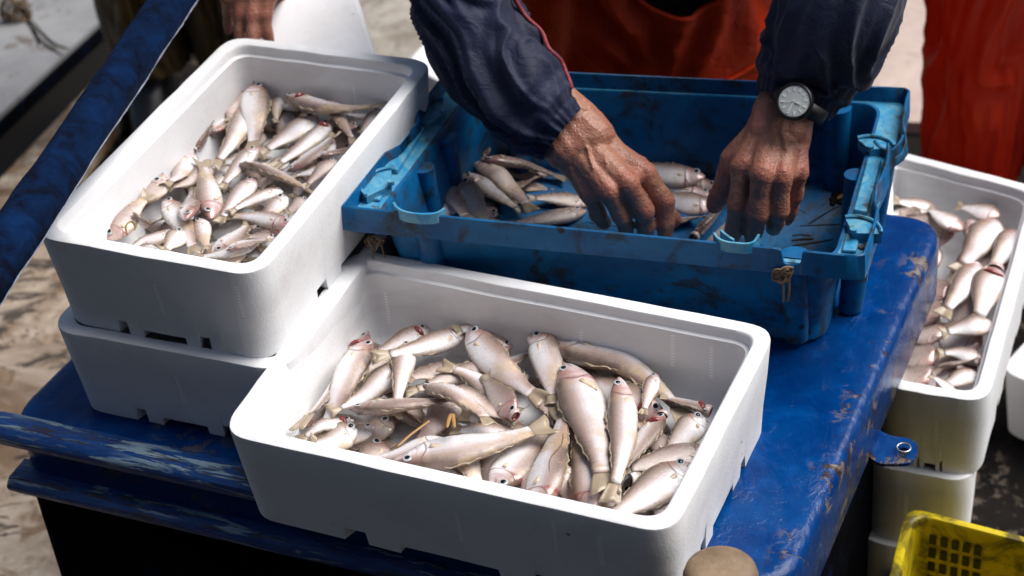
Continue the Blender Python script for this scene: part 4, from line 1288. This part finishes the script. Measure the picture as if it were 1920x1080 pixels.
for i, a in enumerate((((1700, 420), (1600, 380)), ((1790, 440), (1680, 410)), ((1890, 450), (1800, 420)), ((1900, 500), (1800, 470)), ((1860, 560), (1770, 520)), ((1850, 600), (1760, 570)), ((1840, 650), (1740, 610)), ((1830, 700), (1740, 670)), ((1800, 720), (1720, 700)))):
    R(*a, 74, 1, 8, 0, i % 2, ('buried fish at the far left', 'buried fish at the far end', 'buried fish at the far right', 'buried fish right of the middle', 'buried fish at the middle', 'buried fish below the middle', 'buried fish near the front', 'buried fish at the front', 'buried fish in the near left corner')[i])
for i, a in enumerate((((1760, 600), (1690, 560)), ((1770, 640), (1690, 620)), ((1750, 680), (1680, 650)), ((1770, 560), (1700, 520)), ((1760, 500), (1700, 470)), ((1740, 720), (1680, 690)))):
    R(*a, 60, 1, 8, 0, 1, ('dull fish at the hidden left side, third from the front', 'dull fish at the hidden left side, second from the front', 'dull fish at the hidden left side', 'dull fish at the left side, middle', 'dull fish at the left side, far half', 'dull fish in the hidden near left corner')[i])
p4.z0 += .008
R((1680, 378), (1590, 372), 40, lab='blurred fish partly behind the crate')
R((1755, 395), (1660, 372), 44, lab='blurred pale fish at the far left')
R((1805, 430), (1735, 390), 46, lab='blurred fish pointing right at the far end')
R((1875, 405), (1790, 385), 44, lab='blurred fish against the far wall')
R((1815, 412), (1850, 480), 40, lab='blurred fish below the far ones')
R((1908, 432), (1852, 515), 50, lab='blurred fish beside the far right wall')
R((1868, 412), (1795, 512), 62, lab='broad blurred fish in the middle')
R((1835, 488), (1762, 600), 48, 1, 0, -8, lab='long pale fish sloping down beside the hatch')
R((1868, 500), (1832, 610), 58, lab='white fish with red gill near the right wall', gill=True, mouth=True)
R((1862, 605), (1760, 625), 42, lab='fish lying crosswise, upper of the near group')
R((1855, 640), (1755, 665), 36, lab='fish lying crosswise, second of the near group')
R((1760, 690), (1835, 668), 32, 1, 20, 0, 1, lab='tan fish lying crosswise, third of the near group')
R((1832, 705), (1752, 700), 34, lab='small fish nearest the front rim')
R((1806, 722), (1740, 712), 24, lab='tiny fish end at the front rim')
p5 = Pile([V(p[:2]) for p in offq(QQ, .028)], .07, .15)
for i, a in enumerate((((1900, 600), (1960, 640)), ((1890, 640), (1960, 670)), ((1890, 670), (1960, 690)), ((1905, 570), (1970, 590)), ((1900, 620), (1990, 610)), ((1930, 540), (1990, 560)))):
    fish(p5, *a, 44, 1, 8, 0, 1, ('brownish fish in the middle', 'brownish fish nearest the left wall', 'brownish fish at the near rim', 'brownish fish at the far side', 'brownish fish on top', 'brownish fish farthest back')[i]+' of the box at the right picture edge', RL, parts=False)
strand([(745, 838), (770, 815), (805, 790)], .86, .002, 'amber weed stem across the rounded fish in the nearest box', WEEDO, 'weed scraps on the fish')
strand([(838, 802), (842, 785), (848, 778), (852, 802)], .865, .0035, 'orange brown weed tuft between the heads in the nearest box', WEEDO, 'weed scraps on the fish')
strand([(1056, 812), (1052, 835), (1032, 860), (1030, 884)], .875, .001, 'thin brown weed thread on the pale fish at the front centre', TWINE, 'weed scraps on the fish')
# ------------------------------------------------------------------ people
def seg_capsule(a, b, ra, rb, n=12, flat=None):
    "tapered capsule, optionally flattened along a direction"
    a, b = V(a), V(b); t = (b-a); L_ = t.length
    if L_ < 1e-6: t = V((0, 0, 1)); L_ = 1e-6
    t.normalize(); x = t.orthogonal().normalized(); y = t.cross(x); rg = []
    for k in range(5):
        th = math.pi/2*(1-k/4.)
        if k == 0: th = math.pi/2*.96
        rg.append([a-t*ra*math.sin(th)+(x*math.cos(q)+y*math.sin(q))*ra*math.cos(th) for q in [2*math.pi*j/n for j in range(n)]])
    for k in range(5):
        th = math.pi/2*k/4.*.96
        rg.append([b+t*rb*math.sin(th)+(x*math.cos(q)+y*math.sin(q))*rb*math.cos(th) for q in [2*math.pi*j/n for j in range(n)]])
    return loft(rg)


def chain(pts, n=12):
    "pts: [(point, radius)...]"
    return [seg_capsule(a, b, ra, rb, n) for (a, ra), (b, rb) in zip(pts, pts[1:])]


def remesh(name, parts, mat, parent, voxel, smooth_it=4, redspots=(), disp=None):
    o = mk(name, *join(*parts), mat, parent)
    m = o.modifiers.new('r', 'REMESH'); m.mode = 'VOXEL'; m.voxel_size = voxel; m.use_smooth_shade = True
    s = o.modifiers.new('s', 'SMOOTH'); s.factor = .5; s.iterations = smooth_it
    dg = bpy.context.evaluated_depsgraph_get(); dg.update()
    me = bpy.data.meshes.new_from_object(o.evaluated_get(dg)); o.modifiers.clear(); old = o.data; o.data = me; bpy.data.meshes.remove(old)
    if not me.materials: me.materials.append(mat.m)
    off = parent_loc(parent) if parent else V(o.location)
    if disp:
        nr = [V(v.normal) for v in me.vertices]
        for v, n_ in zip(me.vertices, nr): v.co += n_*disp(v.co+off)
    ca = me.color_attributes.new('kn', 'FLOAT_COLOR', 'POINT'); dat = []
    for v in me.vertices:
        p = v.co+off; k = 0
        for c, r in redspots: k = max(k, 1-(p-c).length/r)
        dat += [max(0, min(1, k*1.4)), 0, 0, 1]
    ca.data.foreach_set('color', dat)
    me.polygons.foreach_set('use_smooth', [True]*len(me.polygons))
    return o


def hand(parent, wrist, mcp, pip, tip, thumb, fore, wr=.026, s=1., up=V((0, 0, 1)), nails=True, voxel=.0021):
    "joints as world points; fingers ordered index to little"
    W_ = V(wrist); P = []; red = []
    rm = [.0120, .0124, .0118, .0104]; rp = [.0104, .0107, .0102, .0088]; rd_ = [.0094, .0097, .0092, .0080]; rt = [.0078, .0080, .0076, .0066]
    hd = (sum(mcp, V())/4-W_).normalized(); side = (mcp[3]-mcp[0]).normalized()
    # forearm and wrist: two side by side so that the section is oval
    F_ = V(fore)
    for k in (-.38, 0., .38):
        P += chain([(F_+side*wr*k*1.2, wr*.98*min(s, 1.15)), (W_+side*wr*k*1.15, wr*.80*s)])
        P += chain([(W_+side*wr*k*1.15, wr*.80*s), (W_+side*wr*k*1.5+hd*.03, wr*.72*s)])
    dn = (hd.cross(side)).normalized()
    if dn.z < 0: dn = -dn
    for i in range(4):
        a = W_+side*(i-1.5)*wr*.55+hd*.018
        P += chain([(a-dn*.006, .0165*s), (W_.lerp(mcp[i], .6)-dn*.004, .0165*s), (mcp[i]-dn*.002, rm[i]*1.06*s)])
        # back-of-hand tendon
        P += chain([(a+dn*.0085, .0035*s), (W_.lerp(mcp[i], .6)+dn*.0105, .0034*s), (mcp[i]+dn*.0072*s, .0058*s)], 8)
        if i < 3:
            P += chain([(W_.lerp(mcp[i], .7)-dn*.006, .0145*s), (W_.lerp(mcp[i+1], .7)-dn*.006, .0145*s)])
            P += chain([(mcp[i]-dn*.004-hd*.006, .0105*s), (mcp[i+1]-dn*.004-hd*.006, .0105*s)])
        # the finger: two bends
        dip = pip[i].lerp(tip[i], .55)+(pip[i]-mcp[i]).normalized()*.004
        P += chain([(mcp[i], rm[i]*s), (mcp[i].lerp(pip[i], .5), rp[i]*.96*s), (pip[i], rp[i]*1.07*s), (pip[i].lerp(dip, .5), rd_[i]*.95*s), (dip, rd_[i]*1.02*s), (tip[i], rt[i]*1.04*s)])
        red += [(mcp[i]+dn*.01, .022), (pip[i]+dn*.006, .018), (tip[i], .018)]
    # veins
    rs = random.Random(2)
    for k in range(3):
        a = W_+side*(k-1)*.012+dn*.0175*s; b = W_.lerp(mcp[k], .45)+side*.008*rs.uniform(-1, 1)+dn*.0155*s; c = W_.lerp(mcp[k+1], .72)+side*.004+dn*.0140*s
        P += chain([(a-dn*.0006, .0018), (b-dn*.0006, .0018), (c-dn*.0006, .0016)], 8)
    th = [V(p) for p in thumb]
    P += chain([(W_+side*-.45*wr+hd*.012, .0165*s), (th[0], .0150*s), (th[1], .0115*s), (th[1].lerp(th[2], .6), .0112*s), (th[2], .0092*s)])
    P += chain([(mcp[0]-dn*.008-hd*.018, .0125*s), (th[0].lerp(th[1], .35), .0115*s)])
    red += [(th[1], .02), (th[2], .018)]

    def disp(p):
        q = p*1.0
        w_ = 0
        for j in pip:
            d = (q-j).length
            if d < .02: w_ += (1-d/.02)*.00055*math.sin((q-j).dot((j-W_).normalized())*1900+2*mn.noise(q*90))
        return w_+.0007*mn.noise(q*75)+.00045*mn.noise(q*210)
    o = remesh('hand', P, SKIN, parent, voxel, 3, red, disp)
    if nails:
        for i in range(4):
            dip = pip[i].lerp(tip[i], .55)+(pip[i]-mcp[i]).normalized()*.004
            t = (tip[i]-dip).normalized(); up_ = (dn-t*dn.dot(t)).normalized(); fwd = up_
            # the nail sits on the far side of the fingertip from the palm
            sd_ = t.cross(up_); c = tip[i]+up_*rt[i]*.86*s-t*.001; rg = []
            for k in range(7):
                u = -1+k/3.
                rg.append([c+t*(.0065*u*s)+sd_*(math.sin(a)*.0062*s*(1-.25*u*u))+up_*((math.cos(a)-1)*.0058*s) for a in [-1.0+2.*j/8 for j in range(9)]])
            v = [p for r in rg for p in r]; f = [(a*9+b, a*9+b+1, (a+1)*9+b+1, (a+1)*9+b) for a in range(6) for b in range(8)]
            no = mk('fingernail', v, f, NAIL, o); sm = no.modifiers.new('t', 'SOLIDIFY'); sm.thickness = .0008
    return o


def sleeve(name, path, mat, parent, n=170, m=130, seed=0, cuff=True, amp=1., flat=1., cuff_r=None, wr=1.):
    "path: (point, radius) from the shoulder to the wrist, loose cloth with folds"
    P4 = smooth_path([(p.x, p.y, p.z, r) for p, r in path], n); pts = [V(p[:3]) for p in P4]; F_ = frames(pts)
    L_ = [0]
    for a, b in zip(pts, pts[1:]): L_.append(L_[-1]+(b-a).length)
    T_ = L_[-1]; rg = []
    for i, (p, (t, a, b)) in enumerate(zip(pts, F_)):
        s = L_[i]; u = s/T_; r0 = P4[i][3]; ring_ = []; dw = T_-s         # distance from the wrist end
        for j in range(m):
            an = 2*math.pi*j/m; ca, sa = math.cos(an), math.sin(an)
            q = V((ca*r0*9, sa*r0*9, s*9+seed))
            wx = mn.noise(q*.9+V((3, 1, 7)))*1.6; 
            # long diagonal folds
            f1 = 1-abs(mn.noise(V((ca*1.0+wx*.5+seed, sa*1.0+s*3.5, s*7.0+ca*2.4+wx*1.3)))*2.1)
            f2 = mn.noise(V((ca*2.2+seed, sa*2.2+3, s*17+sa*2.5+wx*1.2)))*1.6
            f3 = mn.noise(V((ca*4+seed, sa*4, s*34)))
            f1 = max(0, f1); f1 = f1*f1*(2-f1)
            d = (.015*f1+.0035*f2-.004)*amp*min(1, .35+dw*9)
            if cuff and dw < .055:                             # gathered elastic cuff
                d += .0016*math.sin(an*26+3*mn.noise(V((ca*2, sa*2, 1))))*(1-dw/.055)
                d += .0042*math.exp(-((dw-.034)/.009)**2)-.0028*math.exp(-((dw-.021)/.005)**2)
            elif cuff and dw < .14:
                d += .0046*math.sin(dw*110+2.2*ca+2.5*mn.noise(V((ca*1.4, sa*1.4, dw*9))))*(1-(dw-.055)/.085)*min(1, (dw-.055)*60)
            rr = r0+d
            ring_.append(p+a*ca*rr+b*sa*rr*flat)
        rg.append(ring_)
    # turn the end inwards so that the cloth has an inside
    last = rg[-1]; c = sum(last, V())/m; t = F_[-1][0]
    rg.append([c+(q-c)*.93-t*.002 for q in last]); rg.append([c+(q-c)*.90-t*.03 for q in last])
    o = mk(name, *loft(rg, caps=False), mat, parent)
    return o, rg, F_, pts


man = empty('person', (0.35, 2.95, 0), 'fisherman in navy jacket and orange bib overalls, both hands reaching into the blue crate', 'person')
# right hand (left in the picture)
A_w = at(1062, 240, .985)
A_m = [at(1211, 326, .935), at(1176, 344, .942), at(1141, 358, .935), at(1108, 366, .918)]
A_p = [at(1246, 378, .893), at(1207, 396, .893), at(1166, 404, .888), at(1122, 402, .880)]
A_t = [at(1247, 438, .845), at(1210, 438, .842), at(1175, 430, .845), at(1134, 418, .850)]
hand(man, A_w, A_m, A_p, A_t, [at(1160, 330, .905), at(1225, 380, .868), at(1262, 412, .835)], at(960, 155, 1.05), wr=.034, s=1.42)
B_w = at(1468, 215, 1.0)
B_m = [at(1393, 312, .962), at(1430, 326, .968), at(1465, 330, .962), at(1497, 322, .948)]
B_p = [at(1384, 388, .908), at(1421, 400, .908), at(1460, 394, .908), at(1489, 366, .904)]
B_t = [at(1372, 446, .850), at(1410, 446, .848), at(1450, 428, .852), at(1478, 408, .858)]
hand(man, B_w, B_m, B_p, B_t, [at(1378, 300, .945), at(1358, 352, .900), at(1340, 384, .866)], at(1520, 118, 1.045), wr=.028, s=1.44)
# body under the clothes: one continuous figure
hip = V((.33, 3.02, .86)); chest = V((.31, 2.82, 1.28)); neck = V((.30, 2.74, 1.47)); headp = V((.29, 2.66, 1.63))
shR = V((.10, 2.80, 1.38)); shL = V((.52, 2.82, 1.38)); elR = at(862, -75, 1.17); elL = at(1606, -75, 1.19)
feetx = ((.22, 3.05), (.46, 3.05)); P = []
for dx in (-.09, 0, .09):
    P += chain([(hip+V((dx, 0, 0)), .12), (hip.lerp(chest, .5)+V((dx, 0, 0)), .115), (chest+V((dx*1.2, 0, 0)), .12)])
P += chain([(shR, .07), (chest+V((0, 0, .08)), .10), (shL, .07)]); P += chain([(chest, .08), (neck, .058), (headp-V((0, 0, .05)), .055)])
P += chain([(headp-V((0, .01, .03)), .072), (headp+V((0, .015, .05)), .088)], 20); P += chain([(headp+V((0, -.07, -.055)), .035), (headp+V((0, -.06, -.06)), .04)])
P += chain([(headp+V((0, -.085, .01)), .012), (headp+V((0, -.105, -.02)), .015)])
for sx in (-1, 1): P += chain([(headp+V((sx*.085, .01, -.01)), .014), (headp+V((sx*.088, .015, .015)), .016)])
P += chain([(shR, .062), (elR, .044), (at(960, 110, 1.075), .036)]); P += chain([(shL, .062), (elL, .044), (at(1540, 85, 1.07), .030)])
for fx, fy in feetx: P += chain([(V((fx, 3.02, .84)), .10), (V((fx, 3.0, .46)), .062), (V((fx, 3.05, .09)), .045), (V((fx, 2.93, .05)), .045)])
body = remesh('body', P, SKIN, man, .012, 2)
hair = remesh('hair', chain([(headp+V((0, .035, .06)), .088), (headp+V((0, .05, -.02)), .075)], 20), NAVYD, man, .008, 2)


def garment(name, rows, mat, parent, seed=0, amp=.012, m=96, top=None, n=90):
    "rows: (centre, rx, ry); loose cloth loft, top(angle) trims the upper edge"
    P5 = smooth_path([(c.x, c.y, c.z, rx, ry) for c, rx, ry in rows], n); rg = []
    for i, q in enumerate(P5):
        c = V(q[:3]); r_ = []; s = i/n
        for j in range(m):
            an = 2*math.pi*j/m; ca, sa = math.cos(an), math.sin(an)
            wx = mn.noise(V((ca*1.2+seed, sa*1.2, s*3)))
            f = 1-abs(mn.noise(V((ca*3.2+wx*2+seed, sa*3.2, s*2.6+wx)))*2)
            f2 = mn.noise(V((ca*7+seed, sa*7, s*7+wx*2)))
            d = amp*(f-.5)+amp*.3*f2
            r_.append(c+V((ca*(q[3]+d), sa*(q[4]+d), 0)))
        rg.append(r_)
    if top:
        for j in range(m):
            k = top(2*math.pi*j/m); 
            col = [r[j] for r in rg]; 
            for i in range(n+1):
                f = i/n*k*n; a = int(min(f, n-1)); rg_i = col[a].lerp(col[a+1], f-a); rg[i][j] = rg_i
    rin = [[c_+(p-c_)*.985 for p in r] for r, c_ in ((r, sum(r, V())/m) for r in rg[::-1])]
    return mk(name, *loft(rg+rin, caps=False), mat, parent), rg


# navy jacket: torso and two sleeves
jk, _ = garment('jacket', [(V((.32, 3.02, .84)), .235, .165), (V((.31, 2.95, 1.03)), .235, .155), (V((.31, 2.86, 1.22)), .23, .155), (V((.31, 2.82, 1.36)), .20, .13), (V((.30, 2.77, 1.44)), .10, .085)], NAVYD, man, 3, .012)
RA = [(shR+V((.02, 0, 0)), .092), (at(886, -240, 1.28), .084), (at(862, -105, 1.190), .077), (at(872, 0, 1.135), .072), (at(910, 90, 1.085), .070), (at(958, 160, 1.045), .067), (at(1010, 214, 1.010), .058), (at(1056, 250, .986), .0445)]
sl1, rgA, FA, PA = sleeve('sleeve', RA, NAVY, man, seed=2)
RB = [(shL+V((-.02, 0, 0)), .092), (at(1606, -250, 1.30), .086), (at(1592, -100, 1.205), .082), (at(1572, 5, 1.15), .080), (at(1550, 68, 1.105), .076), (at(1527, 113, 1.065), .069), (at(1504, 158, 1.034), .060), (at(1486, 198, 1.010), .050)]
sl2, rgB, FB, PB = sleeve('sleeve', RB, NAVY, man, seed=11)
# crimson piping along the inner seam of the right sleeve: follow the cloth where it turns towards the body
def piping(rgs, side_dir, r, a, b):
    pts = []
    for i in range(a, b):
        rr = rgs[i]; k = max(range(len(rr)), key=lambda j: rr[j].dot(side_dir)); pts.append(rr[k]+side_dir*.0005)
    
    for _ in range(3): pts = [sum(pts[max(0, i-4):i+5], V())/len(pts[max(0, i-4):i+5]) for i in range(len(pts))]
    return mk('piping', *tube(pts, r, 8), RED, sl1)


piping(rgA, (RT*.80+UP*.42-FW*.43).normalized(), .0034, 40, 158)
# wristwatch on the left wrist
wc = at(1490, 190, 1.058); ax = (B_w-at(1515, 120, 1.07)).normalized()
nrm = (O-wc).normalized(); nrm = (nrm*.75+V((-.05, .15, .65))*.5).normalized(); nrm = (nrm-ax*nrm.dot(ax)*.5).normalized()
xx = ax.cross(nrm).normalized(); yy = nrm.cross(xx).normalized()
MW = Matrix((xx, yy, nrm)).transposed().to_4x4(); MW.translation = wc
watch = empty('wristwatch', wc, None, None)
watch.parent = man; watch.location = wc-V(man.location)


def wm(name, rr, mat, n=48, par=watch):
    rg = [[MW @ V((math.cos(a)*r, math.sin(a)*r, z)) for a in [2*math.pi*j/n for j in range(n)]] for r, z in rr]
    return sharp(mk(name, *loft(rg), mat, par), 40)


WD = M('watch_dial_grey', Base_Color=(.62, .64, .62), Roughness=.25); WW = M('luminous_white', Base_Color=(.85, .87, .84), Roughness=.4)  # dial base lightened to stand for reflection off the watch glass
wm('case', ((.020, -.009), (.0245, -.006), (.0255, 0), (.0245, .004), (.0228, .0052), (.0216, .0048), (.0212, .0030)), BLK)
dial = wm('dial', ((.0213, .0026), (.0213, .0033), (.0208, .0034)), WD)
marks = []
for k in range(12):
    a = 2*math.pi*k/12; lw = .0017 if k % 3 else .0024
    marks.append(boxv((-lw/2*1.3, .0135, .00345), (lw/2*1.3, .0188, .0040), MW @ Matrix.Rotation(a, 4, 'Z')))
mk('hour_markers', *join(*marks), WW, watch, smooth=False)
hands_ = [boxv((-.0009, -.002, .0042), (.0009, .0155, .0046), MW @ Matrix.Rotation(math.radians(0), 4, 'Z')), boxv((-.0013, -.002, .0047), (.0013, .0100, .0051), MW @ Matrix.Rotation(math.radians(95), 4, 'Z')), boxv((-.0003, -.004, .0052), (.0003, .0165, .0054), MW @ Matrix.Rotation(math.radians(-60), 4, 'Z'))]
mk('watch_hands', *join(*hands_), WW, watch, smooth=False)
wm('crown', ((.0258, -.002), (.0262, -.001), (.0262, .001), (.0258, .002)), BLK)
# strap: a band round the wrist
cw = wc-nrm*.036; rg = []
for j in range(40):
    a = 2*math.pi*j/40; d = xx*math.cos(a)*.0375+nrm*math.sin(a)*.031; c = cw+d; o_ = d.normalized()
    rg.append([c-yy*.0105, c+o_*.0035-yy*.010, c+o_*.0035+yy*.010, c+yy*.0105])
mk('strap', *loft(rg+[rg[0]], caps=False), BLK, watch)
# orange bib overalls: legs, body with a scooped top edge, dark jacket front above
def scoop(an):
    d = abs((an-math.radians(276)+math.pi) % (2*math.pi)-math.pi)
    return .26+.10*(d/.36)**2 if d < .36 else .36+.64*min(1, (d-.36)/.5)


bib, rgb_ = garment('bib_overalls', [(V((.32, 3.02, .70)), .255, .185), (V((.315, 2.99, .86)), .265, .19), (V((.31, 2.92, 1.02)), .265, .185), (V((.305, 2.84, 1.18)), .26, .18), (V((.30, 2.80, 1.30)), .235, .165)], ORNG, man, 8, .022, top=scoop)
edge = [r for r in rgb_[-1]]
hem = [p+(p-sum(edge, V())/len(edge)).normalized()*.001 for p in edge[50:94]]
mk('bib_hem', *tube(hem, .0045, 8), ORNG, bib)
low = []
for j_ in range(60, 90):
    t_ = (j_-60)/29; k_ = int(8+14*(2*t_-1)**2); low.append(rgb_[k_][j_]+V((0, -.002, 0)))
for _ in range(3): low = [sum(low[max(0, i-1):i+2], V())/len(low[max(0, i-1):i+2]) for i in range(len(low))]
mk('bib_seam', *tube(low, .0035, 8), ORNG, bib)
for fx, fy in feetx:
    lg, _ = garment('trouser_leg', [(V((fx, 3.05, .12)), .085, .10), (V((fx, 3.02, .45)), .10, .11), (V((fx+(.33-fx)*.2, 3.02, .74)), .135, .165)], ORNG, man, fx*9, .014)
    b_, _ = garment('boot', [(V((fx, 2.99, .003)), .055, .13), (V((fx, 2.99, .05)), .055, .13), (V((fx, 3.04, .12)), .06, .08), (V((fx, 3.05, .30)), .065, .07)], BLK, man, 1, .002, n=20)

# second man, only his oilskin trousers are seen
def bystander(x, y, mat, label, wid=.17, z0=.0, seed=4, yaw=0):
    p = empty('person', (x, y, 0), label, 'person'); P = []
    for sx in (-1, 1):
        P += chain([(V((x+sx*.10, y, .88)), .09), (V((x+sx*.12, y, .48)), .06), (V((x+sx*.12, y+.02, .09)), .045), (V((x+sx*.12, y-.10, .05)), .042)])
        P += chain([(V((x+sx*.20, y, 1.42)), .06), (V((x+sx*.27, y-.02, 1.15)), .042), (V((x+sx*.24, y-.16, .98)), .035)])
        hh = V((x+sx*.24, y-.19, .93))
        for k in range(4): P += chain([(hh, .016), (hh+V(((k-1.5)*.018, -.05, -.05)), .009), (hh+V(((k-1.5)*.018, -.05, -.09)), .007)])
        P += chain([(hh, .016), (hh+V((-sx*.04, -.03, -.02)), .010), (hh+V((-sx*.05, -.04, -.05)), .008)])
    P += chain([(V((x, y, .92)), .15), (V((x, y, 1.35)), .15), (V((x, y-.01, 1.52)), .06)]); P += chain([(V((x, y-.02, 1.62)), .09), (V((x, y, 1.68)), .095)], 20)
    P += chain([(V((x-.2, y, 1.42)), .07), (V((x+.2, y, 1.42)), .07)])
    remesh('body', P, SKIN, p, .011, 2)
    for sx in (-1, 1):
        garment('trouser_leg', [(V((x+sx*.105, y+.02, .16)), .095, .115), (V((x+sx*.105, y, .45)), .105, .12), (V((x+sx*.085, y, .72)), .125, .15), (V((x+sx*.08, y, .90)), .125, .16)], mat, p, seed+sx, .022)
        garment('boot', [(V((x+sx*.12, y-.06, .003)), .055, .14), (V((x+sx*.12, y-.06, .06)), .055, .14), (V((x+sx*.12, y+.01, .14)), .06, .08), (V((x+sx*.12, y+.02, .3)), .07, .075)], BLK, p, 2, .002, n=16)
    garment('oilskin_jacket', [(V((x, y, .80)), .235, .185), (V((x, y, 1.1)), .225, .17), (V((x, y, 1.38)), .23, .15), (V((x, y, 1.50)), .12, .09)], mat, p, seed+5, .02)
    remesh('hair', chain([(V((x, y+.03, 1.70)), .092), (V((x, y+.04, 1.64)), .085)], 20), NAVYD, p, .009, 2)
    return p


q_ = at(1950, 150, .45)
bystander(q_.x+.02, q_.y+.13, ORNG2, 'person in red-orange oilskin trousers standing behind the boxes at the right', seed=4)
# third person: yellow oilskins in the shadow and a hand on a white lid
px3 = at(380, 100, .40)
p3_ = bystander(px3.x-.10, px3.y+.45, YELD, 'person in dark yellow oilskins gripping a white board behind the upper stacked box', seed=7)
hm = [at(505, -8, 1.045), at(480, -14, 1.05), at(452, -12, 1.05), at(425, -5, 1.045)]
hpip = [at(497, 30, 1.02), at(473, 32, 1.02), at(449, 28, 1.02), at(428, 24, 1.01)]
htip = [at(505, 74, .985), at(474, 84, .985), at(450, 74, .985), at(428, 58, .98)]
hand(p3_, at(450, -120, 1.08), hm, hpip, htip, [at(520, -30, 1.0), at(530, 10, .96), at(522, 40, .92)], at(420, -260, 1.15), wr=.033, s=1.15, nails=False, voxel=.004)
sleeve('sleeve', [(at(300, -700, 1.38), .08), (at(370, -450, 1.25), .07), (at(425, -230, 1.13), .05), (at(436, -170, 1.10), .043)], BLUC, p3_, n=60, m=60, seed=5)
# the white lid he is holding, and a second white box farther back
ld = [at(455, 125, .955), at(710, 118, .955), at(652, -60, .97), at(478, -120, .97)]
nn = ((ld[1]-ld[0]).cross(ld[3]-ld[0])).normalized(); nn = nn if nn.z > 0 else -nn
vs, fs = loft([[p+nn*.014 for p in ld], [p-nn*.014 for p in ld]]); o = mk('foam_board', vs, fs, FOAM, smooth=False); bevel(o, .008, 3)
tag(o, 'plain white foam board held by the person in yellow behind the stacked boxes', 'lid')
l2 = [at(x, y, .17) for x, y in ((760, 120), (900, 190), (1000, 80), (850, 20))]
foam_box(l2, .17, .148, 'white polystyrene box on the deck half hidden by the right sleeve of the fisherman', 'white polystyrene fish boxes')
